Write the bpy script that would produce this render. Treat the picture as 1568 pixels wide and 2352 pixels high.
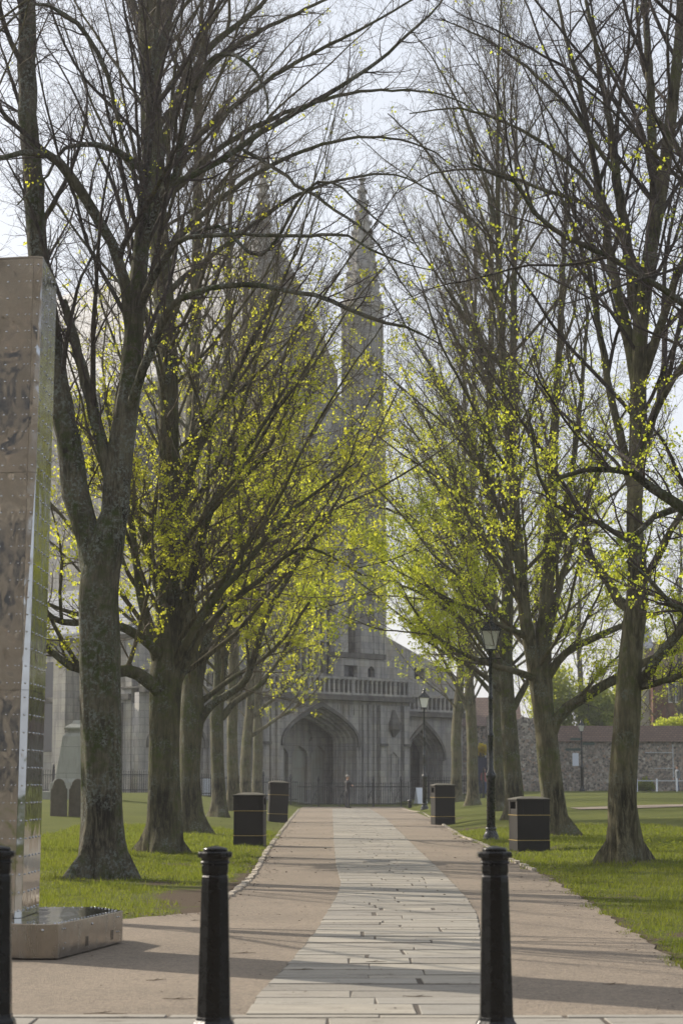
import bpy, bmesh, math, random
import numpy as np
from mathutils import Vector, Matrix

# ------------------------------------------------------------------ camera, sky, sun, exposure
sc = bpy.context.scene
for o in list(bpy.data.objects): bpy.data.objects.remove(o)
COL = sc.collection
CAMZ = 1.457; FPX = 4573.0; TH = math.atan(621/4573.0)
cam_d = bpy.data.cameras.new('camera'); cam = bpy.data.objects.new('camera', cam_d); COL.objects.link(cam)
cam.location = (0, 0, CAMZ); cam.rotation_euler = (math.pi/2 + TH, 0, 0)
cam_d.sensor_fit = 'HORIZONTAL'; cam_d.sensor_width = 24; cam_d.lens = 70
cam_d.clip_start = .1; cam_d.clip_end = 3000
cam_d.dof.use_dof = True; cam_d.dof.focus_distance = 28; cam_d.dof.aperture_fstop = 3.8
sc.camera = cam

SUN_EL = math.radians(31); SUNV = Vector((-0.80, 0.60, 0)).normalized()
sun_dir = Vector((SUNV.x*math.cos(SUN_EL), SUNV.y*math.cos(SUN_EL), math.sin(SUN_EL)))
W = bpy.data.worlds.new('World'); sc.world = W; W.use_nodes = True
nt = W.node_tree; bg = nt.nodes['Background']; sky = nt.nodes.new('ShaderNodeTexSky')
sky.sky_type = 'NISHITA'; sky.sun_disc = False; sky.sun_elevation = SUN_EL
sky.sun_rotation = math.atan2(sun_dir.x, sun_dir.y)
sky.air_density = 1.0; sky.dust_density = 3.5; sky.ozone_density = 1.3
tcw = nt.nodes.new('ShaderNodeTexCoord'); nz = nt.nodes.new('ShaderNodeTexNoise'); nz.inputs['Scale'].default_value = 2.2; nz.inputs['Detail'].default_value = 4
mpw = nt.nodes.new('ShaderNodeMapping'); mpw.inputs['Scale'].default_value = (1, 1, 3); nt.links.new(tcw.outputs['Generated'], mpw.inputs[0]); nt.links.new(mpw.outputs[0], nz.inputs['Vector'])
rw_ = nt.nodes.new('ShaderNodeValToRGB'); rw_.color_ramp.elements[0].position = .3; rw_.color_ramp.elements[0].color = (.52, .52, .52, 1); rw_.color_ramp.elements[1].position = .7; rw_.color_ramp.elements[1].color = (.8, .8, .8, 1)
nt.links.new(nz.outputs[0], rw_.inputs[0])
mw = nt.nodes.new('ShaderNodeMix'); mw.data_type = 'RGBA'; nt.links.new(rw_.outputs[0], mw.inputs[0]); nt.links.new(sky.outputs[0], mw.inputs[6]); mw.inputs[7].default_value = (6.3, 6.5, 6.9, 1)
nt.links.new(mw.outputs[2], bg.inputs[0]); bg.inputs[1].default_value = 0.115
sd = bpy.data.lights.new('sun', 'SUN'); sd.energy = 5.0; sd.angle = math.radians(.53); sd.color = (1, .90, .76)
so = bpy.data.objects.new('sun', sd); COL.objects.link(so)
so.rotation_euler = sun_dir.to_track_quat('Z', 'Y').to_euler()
sc.view_settings.view_transform = 'Standard'; sc.view_settings.look = 'None'
sc.view_settings.exposure = 0.45; sc.view_settings.gamma = 1
sc.cycles.max_bounces = 8; sc.cycles.transparent_max_bounces = 8
sc.cycles.diffuse_bounces = 3; sc.cycles.glossy_bounces = 3; sc.cycles.transmission_bounces = 3
sc.cycles.volume_bounces = 0
sc.cycles.use_denoising = True

# ------------------------------------------------------------------ helpers
def ray(X, Y):
    u = (X-784)/FPX; v = (1176-Y)/FPX
    return Vector((u, math.cos(TH)-v*math.sin(TH), math.sin(TH)+v*math.cos(TH)))
def at(X, Y, y):
    "a sighting from the photograph (1568 px wide) turned into a point y metres away"
    d = ray(X, Y); t = y/d.y
    return Vector((d.x*t, y, CAMZ+d.z*t))
def gnd(X, Y, z=0.0):
    d = ray(X, Y); t = (z-CAMZ)/d.z
    return Vector((d.x*t, d.y*t, z))
def sm(a):
    a = np.clip(a, 0, 1); return a*a*(3-2*a)
def gz(x, y):
    x = np.asarray(x, float); y = np.asarray(y, float)
    side = np.maximum(sm((-2.9-x)/9), sm((x-3.8)/9))
    side2 = np.maximum(sm((-2.1-x)/1.2), sm((x-3.4)/1.2))
    edge = np.maximum(sm((-2.6-x)/2.0), sm((x-3.6)/2.0))
    r = .62*side*sm((y-40)/75) + .10*side2*sm((y-26)/10)*edge + .12*side2*sm((y-52)/20)
    r = r + 0.03*np.sin(x*.9+1)*np.sin(y*.35)*edge
    return r
def gzf(x, y): return float(gz(x, y))

def props(o, label=None, cat=None, group=None, kind=None):
    if label: o['label'] = label
    if cat: o['category'] = cat
    if group: o['group'] = group
    if kind: o['kind'] = kind
    return o
def thing(name, loc, label, cat, group=None, rz=0):
    o = bpy.data.objects.new(name, None); COL.objects.link(o)
    o.location = loc; o.rotation_euler = (0, 0, rz); o.empty_display_size = .3
    return props(o, label, cat, group)
def link(name, me, mats, parent=None, world=True):
    o = bpy.data.objects.new(name, me); COL.objects.link(o)
    for m in (mats if isinstance(mats, (list, tuple)) else [mats]): me.materials.append(m)
    if parent is not None:
        o.parent = parent
        if world:      # mesh was made in world coordinates
            Mw = Matrix.Identity(4); q = parent
            while q is not None:
                Mw = Matrix.Translation(q.location) @ q.rotation_euler.to_matrix().to_4x4() @ Mw; q = q.parent
            me.transform(Mw.inverted())
    return o
def npmesh(name, V, F, smooth=False, fm=None):
    "V (n,3), F (m,k) arrays to a mesh"
    me = bpy.data.meshes.new(name)
    V = np.asarray(V, np.float32).reshape(-1, 3); F = np.asarray(F, np.int32)
    m, k = F.shape
    me.vertices.add(len(V)); me.vertices.foreach_set('co', V.ravel())
    me.loops.add(m*k); me.loops.foreach_set('vertex_index', F.ravel())
    me.polygons.add(m)
    me.polygons.foreach_set('loop_start', np.arange(0, m*k, k, dtype=np.int32))
    me.polygons.foreach_set('use_smooth', np.full(m, smooth, bool))
    if fm is not None: me.polygons.foreach_set('material_index', np.asarray(fm, np.int32))
    me.update(calc_edges=True)
    return me
class MB:
    def __init__(s): s.v = []; s.f = []; s.sm = []
    def add(s, vs, fs, smooth=False):
        b = len(s.v); s.v += [tuple(p) for p in vs]; s.f += [tuple(i+b for i in f) for f in fs]; s.sm += [smooth]*len(fs)
    def box(s, x0, x1, y0, y1, z0, z1, M=None):
        vs = [Vector(p) for p in ((x0,y0,z0),(x1,y0,z0),(x1,y1,z0),(x0,y1,z0),(x0,y0,z1),(x1,y0,z1),(x1,y1,z1),(x0,y1,z1))]
        if M: vs = [M @ v for v in vs]
        s.add(vs, ((0,3,2,1),(4,5,6,7),(0,1,5,4),(1,2,6,5),(2,3,7,6),(3,0,4,7)))
    def lathe(s, prof, n=16, c=(0,0,0), rot=0, smooth=True, M=None):
        vs = []; fs = []
        for (r, z) in prof:
            for k in range(n):
                a = rot+2*math.pi*k/n; p = Vector((c[0]+r*math.cos(a), c[1]+r*math.sin(a), c[2]+z))
                vs.append(M @ p if M else p)
        m = len(prof)
        for i in range(m-1):
            for k in range(n):
                fs.append((i*n+k, i*n+(k+1) % n, (i+1)*n+(k+1) % n, (i+1)*n+k))
        fs.append(tuple(range(n-1, -1, -1))); fs.append(tuple((m-1)*n+k for k in range(n)))
        s.add(vs, fs, smooth)
    def tube(s, pts, rad, n=8, smooth=True):
        pts = np.array([tuple(p) for p in pts], float)[None]
        if not hasattr(rad, '__len__'): rad = [rad]*pts.shape[1]
        V, F = tubes(pts, np.array(rad, float)[None], n)
        s.add(V, F.tolist(), smooth)
    def prism(s, poly, z0, z1, M=None, poly2=None):
        n = len(poly); poly2 = poly2 or poly
        vs = [Vector((p[0], p[1], z0)) for p in poly]+[Vector((p[0], p[1], z1)) for p in poly2]
        if M: vs = [M @ v for v in vs]
        s.add(vs, [tuple(range(n-1, -1, -1)), tuple(range(n, 2*n))]+[(i, (i+1) % n, n+(i+1) % n, n+i) for i in range(n)])
    def build(s, name, mat, parent=None, world=True, M=None, bevel=0):
        me = bpy.data.meshes.new(name); me.from_pydata(s.v, [], s.f)
        me.polygons.foreach_set('use_smooth', s.sm)
        if M: me.transform(M)
        me.update()
        o = link(name, me, mat, parent, world)
        if bevel:
            b = o.modifiers.new('bevel', 'BEVEL'); b.width = bevel; b.segments = 2; b.limit_method = 'ANGLE'
        return o
def tubes(P, R, k, caps=False):
    "P (n,m,3) polylines, R (n,m) radii -> verts, quads"
    n, m, _ = P.shape
    T = np.empty_like(P); T[:, 1:-1] = P[:, 2:]-P[:, :-2]; T[:, 0] = P[:, 1]-P[:, 0]; T[:, -1] = P[:, -1]-P[:, -2]
    T /= np.linalg.norm(T, axis=2, keepdims=True)+1e-9
    D = P[:, -1]-P[:, 0]; D /= np.linalg.norm(D, axis=1, keepdims=True)+1e-9
    ref = np.where(np.abs(D[:, 2:3]) > .8, np.array([[0., 1., 0.]]), np.array([[0., 0., 1.]]))
    U = np.cross(ref[:, None], T); U /= np.linalg.norm(U, axis=2, keepdims=True)+1e-9
    Wv = np.cross(T, U)
    a = np.arange(k)*2*np.pi/k
    V = P[:, :, None] + R[:, :, None, None]*(U[:, :, None]*np.cos(a)[None, None, :, None] + Wv[:, :, None]*np.sin(a)[None, None, :, None])
    idx = np.arange(n*m*k).reshape(n, m, k)
    q = np.stack([idx[:, :-1], np.roll(idx, -1, 2)[:, :-1], np.roll(idx, -1, 2)[:, 1:], idx[:, 1:]], -1)
    return V.reshape(-1, 3), q.reshape(-1, 4)

# ------------------------------------------------------------------ materials
class NT:
    def __init__(s, name):
        s.m = bpy.data.materials.new(name); s.m.use_nodes = True; s.t = s.m.node_tree; s.b = s.t.nodes['Principled BSDF']
        s.out = s.t.nodes['Material Output']
    def n(s, typ, **kw):
        nd = s.t.nodes.new(typ)
        for k, v in kw.items():
            if k[0] == '_': setattr(nd, k[1:], v)
            else:
                key = {'fac': 'Factor', 'scale': 'Scale'}.get(k, k)
                s.set(nd, key, v)
        return nd
    def set(s, nd, key, v):
        inp = nd.inputs[key]
        if hasattr(v, 'links') or isinstance(v, bpy.types.NodeSocket): s.t.links.new(v, inp)
        else: inp.default_value = v
    def coord(s, kind='Object', sc=(1, 1, 1), rot=(0, 0, 0)):
        tc = s.n('ShaderNodeTexCoord'); mp = s.n('ShaderNodeMapping')
        s.t.links.new(tc.outputs[kind], mp.inputs[0]); mp.inputs['Scale'].default_value = sc; mp.inputs['Rotation'].default_value = rot
        return mp.outputs[0]
    def noise(s, vec, scale, det=4, rough=.6, dist=0):
        nd = s.n('ShaderNodeTexNoise'); s.t.links.new(vec, nd.inputs['Vector'])
        nd.inputs['Scale'].default_value = scale; nd.inputs['Detail'].default_value = det; nd.inputs['Roughness'].default_value = rough
        nd.inputs['Distortion'].default_value = dist
        return nd.outputs['Fac']
    def ramp(s, f, stops):
        nd = s.n('ShaderNodeValToRGB'); s.t.links.new(f, nd.inputs[0]); e = nd.color_ramp.elements
        while len(e) < len(stops): e.new(.5)
        for i, (p, c) in enumerate(stops):
            e[i].position = p; e[i].color = (c if hasattr(c, '__len__') else (c, c, c)) if hasattr(c, '__len__') and len(c) == 4 else (tuple(c)+(1,) if hasattr(c, '__len__') else (c, c, c, 1))
        return nd.outputs[0]
    def mix(s, f, a, b, mode='MIX'):
        nd = s.n('ShaderNodeMix', _data_type='RGBA', _blend_type=mode)
        for i, v in ((0, f), (6, a), (7, b)):
            if isinstance(v, bpy.types.NodeSocket): s.t.links.new(v, nd.inputs[i])
            else: nd.inputs[i].default_value = v if i == 0 else (tuple(v)+(1,) if len(v) == 3 else v)
        return nd.outputs[2]
    def math(s, op, a, b=0):
        nd = s.n('ShaderNodeMath', _operation=op)
        for i, v in ((0, a), (1, b)):
            if isinstance(v, bpy.types.NodeSocket): s.t.links.new(v, nd.inputs[i])
            else: nd.inputs[i].default_value = v
        return nd.outputs[0]
    def bump(s, h, strength=.5, dist=.02, nrm=None):
        nd = s.n('ShaderNodeBump'); s.t.links.new(h, nd.inputs['Height']); nd.inputs['Strength'].default_value = strength; nd.inputs['Distance'].default_value = dist
        if nrm: s.t.links.new(nrm, nd.inputs['Normal'])
        return nd.outputs[0]
    def fin(s, col=None, rough=None, nrm=None, metal=None, spec=None, alpha=None):
        for key, v in (('Base Color', col), ('Roughness', rough), ('Normal', nrm), ('Metallic', metal), ('Specular IOR Level', spec)):
            if v is None: continue
            if isinstance(v, tuple) and len(v) == 3: v = v+(1,)
            s.set(s.b, key, v)
        return s.m
def simple(name, col, rough=.6, metal=0, nscale=8, var=.25, bump=.15, dist=.01):
    g = NT(name); c = g.coord(); f = g.noise(c, nscale, 5)
    cc = g.mix(f, tuple(x*(1-var) for x in col), tuple(min(1, x*(1+var)) for x in col))
    r = g.ramp(g.noise(c, nscale*2.3, 3), [(.3, max(0, rough-.12)), (.7, min(1, rough+.12))])
    return g.fin(cc, r, g.bump(g.noise(c, nscale*6, 4), bump, dist), metal)

def bark_mat(name, c1, c2, lichen, moss, lich_amt, moss_amt, vs=1.0):
    g = NT(name)
    c = g.coord(sc=(1, 1, .16)); cu = g.coord()
    ridg = g.noise(c, 13*vs, 6, .65, .6)
    fine = g.noise(c, 45*vs, 4, .7)
    col = g.mix(g.ramp(ridg, [(.43, 0.), (.56, 1.)]), tuple(x*.7 for x in c1), tuple(x*1.12 for x in c2))
    col = g.mix(g.ramp(fine, [(.42, .65), (.56, 0.)]), col, c1)
    col = g.mix(g.ramp(g.noise(cu, 1.3, 3), [(.35, 0.), (.7, .7)]), col, tuple(x*1.35 for x in c2), 'MIX')
    l = g.math('MULTIPLY', g.ramp(g.noise(cu, 22, 5, .7), [(.50, 0.), (.56, 1.)]), g.ramp(g.noise(cu, 1.6, 3), [(.60-lich_amt*.4, 0.), (.72-lich_amt*.4, 1.)]))
    col = g.mix(l, col, lichen)
    mo = g.math('MULTIPLY', g.ramp(g.noise(cu, 9, 5, .7), [(.42, 0.), (.6, 1.)]), g.ramp(g.noise(cu, 1.1, 3, .6, .4), [(.66-moss_amt*.4, 0.), (.78-moss_amt*.4, 1.)]))
    col = g.mix(mo, col, moss)
    h = g.math('ADD', ridg, g.math('MULTIPLY', fine, .35))
    return g.fin(col, .93, g.bump(h, 1.0, .06), spec=.2)
M = {}
M['bark_old'] = bark_mat('bark_old', (.022, .019, .014), (.105, .095, .066), (.16, .175, .155), (.045, .06, .014), .42, .5)
M['bark'] = bark_mat('bark', (.024, .021, .013), (.10, .092, .056), (.15, .165, .14), (.07, .085, .018), .25, .45)
M['bark_pale'] = bark_mat('bark_pale', (.036, .032, .019), (.135, .122, .074), (.16, .175, .14), (.08, .095, .025), .2, .4)
M['branch'] = bark_mat('branch', (.034, .029, .018), (.13, .115, .068), (.17, .18, .145), (.10, .10, .022), .2, .3, 1.6)
M['branch_dark'] = bark_mat('branch_dark', (.028, .023, .021), (.075, .062, .052), (.15, .155, .15), (.10, .09, .02), .2, .25, 1.6)
M['twig'] = simple('twig', (.092, .071, .048), .8, nscale=3, var=.35, bump=0)
M['twig_dark'] = simple('twig_dark', (.052, .038, .036), .8, nscale=3, var=.4, bump=0)

def leaf_mat(name, a, b, c):
    g = NT(name); geo = g.n('ShaderNodeNewGeometry'); f = g.noise(g.coord(), .35, 3)
    r = geo.outputs['Random Per Island']
    col = g.mix(r, a, b); col = g.mix(g.ramp(f, [(.4, 0.), (.62, .75)]), col, c)
    g.fin(col, .55, spec=.3)
    tr = g.n('ShaderNodeBsdfTranslucent'); g.t.links.new(g.mix(.5, col, (.88, .90, .08), 'MIX'), tr.inputs[0])
    mx = g.n('ShaderNodeMixShader'); mx.inputs[0].default_value = .66
    g.t.links.new(g.b.outputs[0], mx.inputs[1]); g.t.links.new(tr.outputs[0], mx.inputs[2]); g.t.links.new(mx.outputs[0], g.out.inputs[0])
    return g.m
M['leaf_yellow'] = leaf_mat('leaf_yellow', (.41, .42, .03), (.56, .50, .045), (.30, .37, .03))
M['leaf_green'] = leaf_mat('leaf_green', (.27, .36, .03), (.43, .44, .04), (.20, .30, .025))
M['leaf_dark'] = leaf_mat('leaf_dark', (.04, .08, .02), (.07, .12, .025), (.05, .10, .02))

def blade_mat():
    g = NT('grass_blade'); geo = g.n('ShaderNodeNewGeometry'); r = geo.outputs['Random Per Island']
    f = g.noise(g.coord('Object'), .8, 3)
    col = g.mix(r, (.045, .062, .010), (.20, .20, .03)); col = g.mix(g.ramp(f, [(.4, 0.), (.6, .8)]), col, (.085, .115, .014))
    g.fin(col, .6, spec=.25)
    tr = g.n('ShaderNodeBsdfTranslucent'); g.t.links.new(g.mix(.5, col, (.32, .38, .03)), tr.inputs[0])
    mx = g.n('ShaderNodeMixShader'); mx.inputs[0].default_value = .5
    g.t.links.new(g.b.outputs[0], mx.inputs[1]); g.t.links.new(tr.outputs[0], mx.inputs[2]); g.t.links.new(mx.outputs[0], g.out.inputs[0])
    return g.m
M['blade'] = blade_mat()
def lawn_mat():
    g = NT('lawn'); c = g.coord('Object'); cs = g.coord('Object', sc=(1, .35, 1))
    f1 = g.noise(c, .5, 4); f2 = g.noise(c, 6, 5, .7); f3 = g.noise(cs, 40, 4, .8)
    col = g.mix(g.ramp(f1, [(.35, 0.), (.65, 1.)]), (.05, .064, .012), (.105, .115, .02))
    col = g.mix(g.ramp(f2, [(.35, 0.), (.7, .8)]), col, (.062, .08, .012))
    col = g.mix(g.ramp(f3, [(.3, .0), (.7, .6)]), col, (.13, .14, .03))
    at_ = g.n('ShaderNodeAttribute', _attribute_name='soil')
    sf = g.math('ADD', at_.outputs['Fac'], g.math('MULTIPLY', g.math('SUBTRACT', g.noise(c, 3.2, 6, .7), .5), 1.5))
    col = g.mix(g.ramp(sf, [(.45, 0.), (.62, 1.)]), col, g.mix(f3, (.06, .043, .03), (.12, .092, .065)))
    return g.fin(col, .95, g.bump(g.math('ADD', f2, f3), .7, .06), spec=.1)
M['lawn'] = lawn_mat()
def tarmac_mat():
    g = NT('tarmac'); c = g.coord('Object'); f = g.noise(c, .45, 5, .6); f2 = g.noise(c, 130, 3, .8); f3 = g.noise(c, 9, 4)
    v = g.n('ShaderNodeTexVoronoi', _feature='F1'); g.t.links.new(c, v.inputs[0]); v.inputs['Scale'].default_value = 60
    col = g.mix(g.ramp(f, [(.38, 0.), (.60, 1.)]), (.130, .108, .084), (.225, .184, .140))
    col = g.mix(g.ramp(f2, [(.35, 0.), (.6, .7)]), col, (.085, .068, .052))
    col = g.mix(g.math('MULTIPLY', v.outputs['Color'], .5), col, (.40, .33, .25))
    col = g.mix(g.ramp(f3, [(.52, 0.), (.72, .5)]), col, (.105, .088, .07))
    return g.fin(col, .85, g.bump(g.math('ADD', f2, v.outputs[0]), .6, .012), spec=.3)
M['tarmac'] = tarmac_mat()
def slab_mat():
    g = NT('york_stone'); c = g.coord('Object'); geo = g.n('ShaderNodeNewGeometry'); r = geo.outputs['Random Per Island']
    cs = g.coord('Object', sc=(.5, 1.8, 1))
    col = g.ramp(r, [(0, (.18, .168, .145)), (.25, (.30, .28, .235)), (.5, (.24, .23, .205)), (.75, (.35, .32, .262)), (1, (.20, .19, .172))])
    col = g.mix(g.ramp(g.noise(cs, 3, 6, .7), [(.35, 0.), (.75, .7)]), col, (.17, .155, .13))
    col = g.mix(g.ramp(g.noise(c, 40, 4, .7), [(.4, 0.), (.8, .4)]), col, (.36, .33, .28))
    col = g.mix(g.ramp(g.noise(cs, 3.5, 8, .8), [(.56, 0.), (.63, .8)]), col, (.11, .095, .075))
    h = g.math('ADD', g.noise(cs, 4, 6, .7), g.math('MULTIPLY', g.noise(cs, 30, 4, .7), .3))
    return g.fin(col, .75, g.bump(h, .55, .02), spec=.3)
M['slab'] = slab_mat()
M['joint'] = simple('joint_dirt', (.06, .048, .036), .95, nscale=25, var=.4, bump=.4)
M['kerb'] = simple('kerb_stone', (.38, .335, .27), .85, nscale=9, var=.35, bump=.4)

def stone_mat(name, a, b, dark, bw=1.1, bh=.45, mort=.012, stain=.5, sc_=(1, 1, 1), rot=0):
    g = NT(name); c = g.coord('Object')
    # courses laid from two directions: use a rotated frame so that x runs along the wall
    tc = g.n('ShaderNodeTexCoord'); mp = g.n('ShaderNodeMapping'); g.t.links.new(tc.outputs['Object'], mp.inputs[0]); mp.inputs['Rotation'].default_value = (0, 0, rot)
    sx = g.n('ShaderNodeSeparateXYZ'); g.t.links.new(mp.outputs[0], sx.inputs[0])
    cb = g.n('ShaderNodeCombineXYZ'); g.t.links.new(g.math('ADD', sx.outputs[0], sx.outputs[1]), cb.inputs[0]); g.t.links.new(sx.outputs[2], cb.inputs[1])
    br = g.n('ShaderNodeTexBrick'); g.t.links.new(cb.outputs[0], br.inputs[0]); br.inputs['Scale'].default_value = 1
    br.inputs['Brick Width'].default_value = bw; br.inputs['Row Height'].default_value = bh; br.inputs['Mortar Size'].default_value = mort
    br.inputs['Color1'].default_value = (*a, 1); br.inputs['Color2'].default_value = (*b, 1); br.inputs['Mortar'].default_value = (*[x*.6 for x in a], 1); br.inputs['Bias'].default_value = 0
    col = g.mix(g.ramp(g.noise(c, 1.2, 6, .65), [(.35, 0.), (.7, stain)]), br.outputs[0], dark)
    st = g.noise(g.coord('Object', sc=(1, 1, .10)), 2.4, 6, .75)
    col = g.mix(g.ramp(st, [(.46, 0.), (.62, stain*1.3)]), col, tuple(x*.8 for x in dark))
    col = g.mix(g.ramp(g.noise(c, .5, 3), [(.5, 0.), (.7, .35)]), col, (.30, .245, .16))
    return g.fin(col, .9, g.bump(g.math('ADD', g.noise(c, 14, 5), g.math('MULTIPLY', br.outputs[1], -.6)), .5, .04), spec=.2)
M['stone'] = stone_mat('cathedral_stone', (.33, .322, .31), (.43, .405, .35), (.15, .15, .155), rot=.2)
M['stone_dark'] = stone_mat('cathedral_stone_weathered_and_shade', (.1275, .1222, .1125), (.1650, .1575, .1425), (.0600, .0577, .0525))  # weathered trim, and the painted shadow behind the balustrade bars
M['stone_clean'] = stone_mat('monument_stone', (.3150, .3225, .2850), (.3375, .3375, .3000), (.2250, .2250, .1875), bw=3, bh=1.2, stain=.4)
M['grave'] = simple('gravestone', (.10, .085, .062), .95, nscale=6, var=.45, bump=.5)
def flint_mat(name, a, b, mort, S_=6.5):
    g = NT(name); c = g.coord('Object')
    v = g.n('ShaderNodeTexVoronoi', _feature='F1'); g.t.links.new(c, v.inputs[0]); v.inputs['Scale'].default_value = S_
    v2 = g.n('ShaderNodeTexVoronoi', _feature='DISTANCE_TO_EDGE'); g.t.links.new(c, v2.inputs[0]); v2.inputs['Scale'].default_value = S_
    sp = g.n('ShaderNodeSeparateColor'); g.t.links.new(v.outputs['Color'], sp.inputs[0])
    col = g.ramp(sp.outputs[0], [(0, a), (.45, b), (.7, (.42, .38, .32)), (.85, (.30, .20, .14)), (1, (.5, .47, .42))])
    col = g.mix(g.ramp(v2.outputs[0], [(.03, 1.), (.09, 0.)]), col, mort)
    col = g.mix(g.ramp(g.noise(c, .6, 5), [(.4, 0.), (.7, .55)]), col, (.15, .13, .11))
    return g.fin(col, .8, g.bump(g.ramp(v2.outputs[0], [(0., 0.), (.12, 1.)]), .7, .05))
M['flint'] = flint_mat('flint_rubble', (.07, .065, .06), (.20, .18, .16), (.30, .26, .21))
def tile_mat(name, a, b, w, h, rot=0):
    g = NT(name); tc = g.n('ShaderNodeTexCoord')
    mp = g.n('ShaderNodeMapping'); g.t.links.new(tc.outputs['Object'], mp.inputs[0]); mp.inputs['Rotation'].default_value = (0, 0, rot)
    sx = g.n('ShaderNodeSeparateXYZ'); g.t.links.new(mp.outputs[0], sx.inputs[0])
    cb = g.n('ShaderNodeCombineXYZ'); g.t.links.new(sx.outputs[0], cb.inputs[0]); g.t.links.new(sx.outputs[2], cb.inputs[1])
    br = g.n('ShaderNodeTexBrick'); g.t.links.new(cb.outputs[0], br.inputs[0]); br.inputs['Scale'].default_value = 1
    br.inputs['Brick Width'].default_value = w; br.inputs['Row Height'].default_value = h; br.inputs['Mortar Size'].default_value = .02
    br.inputs['Color1'].default_value = (*a, 1); br.inputs['Color2'].default_value = (*b, 1); br.inputs['Mortar'].default_value = (*[x*.4 for x in a], 1)
    col = g.mix(g.ramp(g.noise(g.coord(), 2, 5), [(.4, 0.), (.7, .5)]), br.outputs[0], tuple(x*.6 for x in b))
    return g.fin(col, .6, g.bump(g.math('ADD', br.outputs[1], g.noise(g.coord(), 12, 4)), .6, .04))
M['slate'] = tile_mat('slate', (.17, .19, .22), (.24, .26, .30), .5, .38, rot=-.79)
M['tile'] = tile_mat('clay_tile', (.13, .08, .055), (.19, .12, .085), .25, .14)
M['brick'] = stone_mat('red_brick', (.17, .075, .05), (.22, .10, .065), (.10, .05, .04), bw=.24, bh=.08)
M['render'] = simple('white_render', (.62, .61, .58), .8, nscale=2, var=.15)
M['black'] = simple('black_gloss_paint', (.006, .006, .0065), .26, nscale=5, var=.5, bump=.35, dist=.004)
M['black'].node_tree.nodes['Principled BSDF'].inputs['Specular IOR Level'].default_value = .28
M['iron'] = simple('black_iron', (.014, .015, .018), .4, nscale=5, var=.4)
M['lampgreen'] = simple('lamp_paint', (.012, .016, .017), .28, nscale=5, var=.4)
def bin_mat():
    g = NT('bin_plastic'); c = g.coord(); f = g.noise(c, 3, 4)
    return g.fin(g.mix(f, (.011, .010, .009), (.022, .019, .017)), .55, g.bump(g.noise(c, 130, 3), .4, .004), spec=.2)
M['bin'] = bin_mat()
M['bin_top'] = simple('bin_lid', (.075, .07, .052), .8, nscale=6, var=.35, bump=.4)
M['gold'] = simple('gold_band', (.34, .25, .09), .45, metal=.3, nscale=6)
M['glassdark'] = simple('window_glass', (.022, .026, .034), .12, nscale=2, var=.3, bump=.3)
M['doorwood'] = simple('oak_door', (.09, .065, .045), .8, nscale=3)
M['white'] = simple('white_board', (.62, .66, .74), .5, nscale=3, var=.08)
M['navy'] = simple('navy_hoarding', (.02, .028, .07), .6, nscale=3)
M['grey_metal'] = simple('galvanised', (.45, .47, .5), .45, metal=.6)
M['litter'] = simple('dead_wood', (.085, .06, .038), .9, nscale=30, var=.6)
def lampglass():
    g = NT('lamp_glass'); g.fin((.82, .83, .78), .25); g.b.inputs['Transmission Weight'].default_value = .55; g.b.inputs['IOR'].default_value = 1.2
    return g.m
M['lampglass'] = lampglass()
def steel():
    g = NT('mirror_steel'); c = g.coord(sc=(1, 1, 1))
    w = g.noise(g.coord(sc=(1.2, 1.2, 1)), 2.6, 2, .5, .3); s2 = g.noise(c, 11, 2, .5)
    col = g.mix(g.noise(c, 2, 4), (.40, .41, .42), (.56, .57, .585))
    r = g.ramp(g.noise(c, 9, 5), [(.35, .035), (.75, .14)])
    return g.fin(col, r, g.bump(g.math('ADD', w, g.math('MULTIPLY', s2, .05)), .16, .035), metal=1.0)
M['steel'] = steel()
def steel2():
    g = NT('plinth_steel'); c = g.coord(); cs = g.coord(sc=(1, 1, .3))
    col = g.mix(g.noise(cs, 5, 5, .7), (.20, .19, .18), (.44, .43, .415))
    z = g.n('ShaderNodeSeparateXYZ'); g.t.links.new(g.coord(), z.inputs[0])
    r = g.ramp(g.noise(cs, 8, 5, .7), [(.3, .10), (.7, .34)])
    return g.fin(col, r, g.bump(g.noise(c, 3, 2), .25, .02), metal=1.0)
M['steel_worn'] = steel2()
M['leaf_gold'] = leaf_mat('leaf_gold', (.6, .4, .03), (.7, .5, .05), (.55, .35, .02))
M['tanstone'] = simple('tan_stone', (.15, .128, .104), .85, nscale=3, var=.25)
M['seam'] = simple('dark_seam', (.02, .02, .02), .8)

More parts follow.
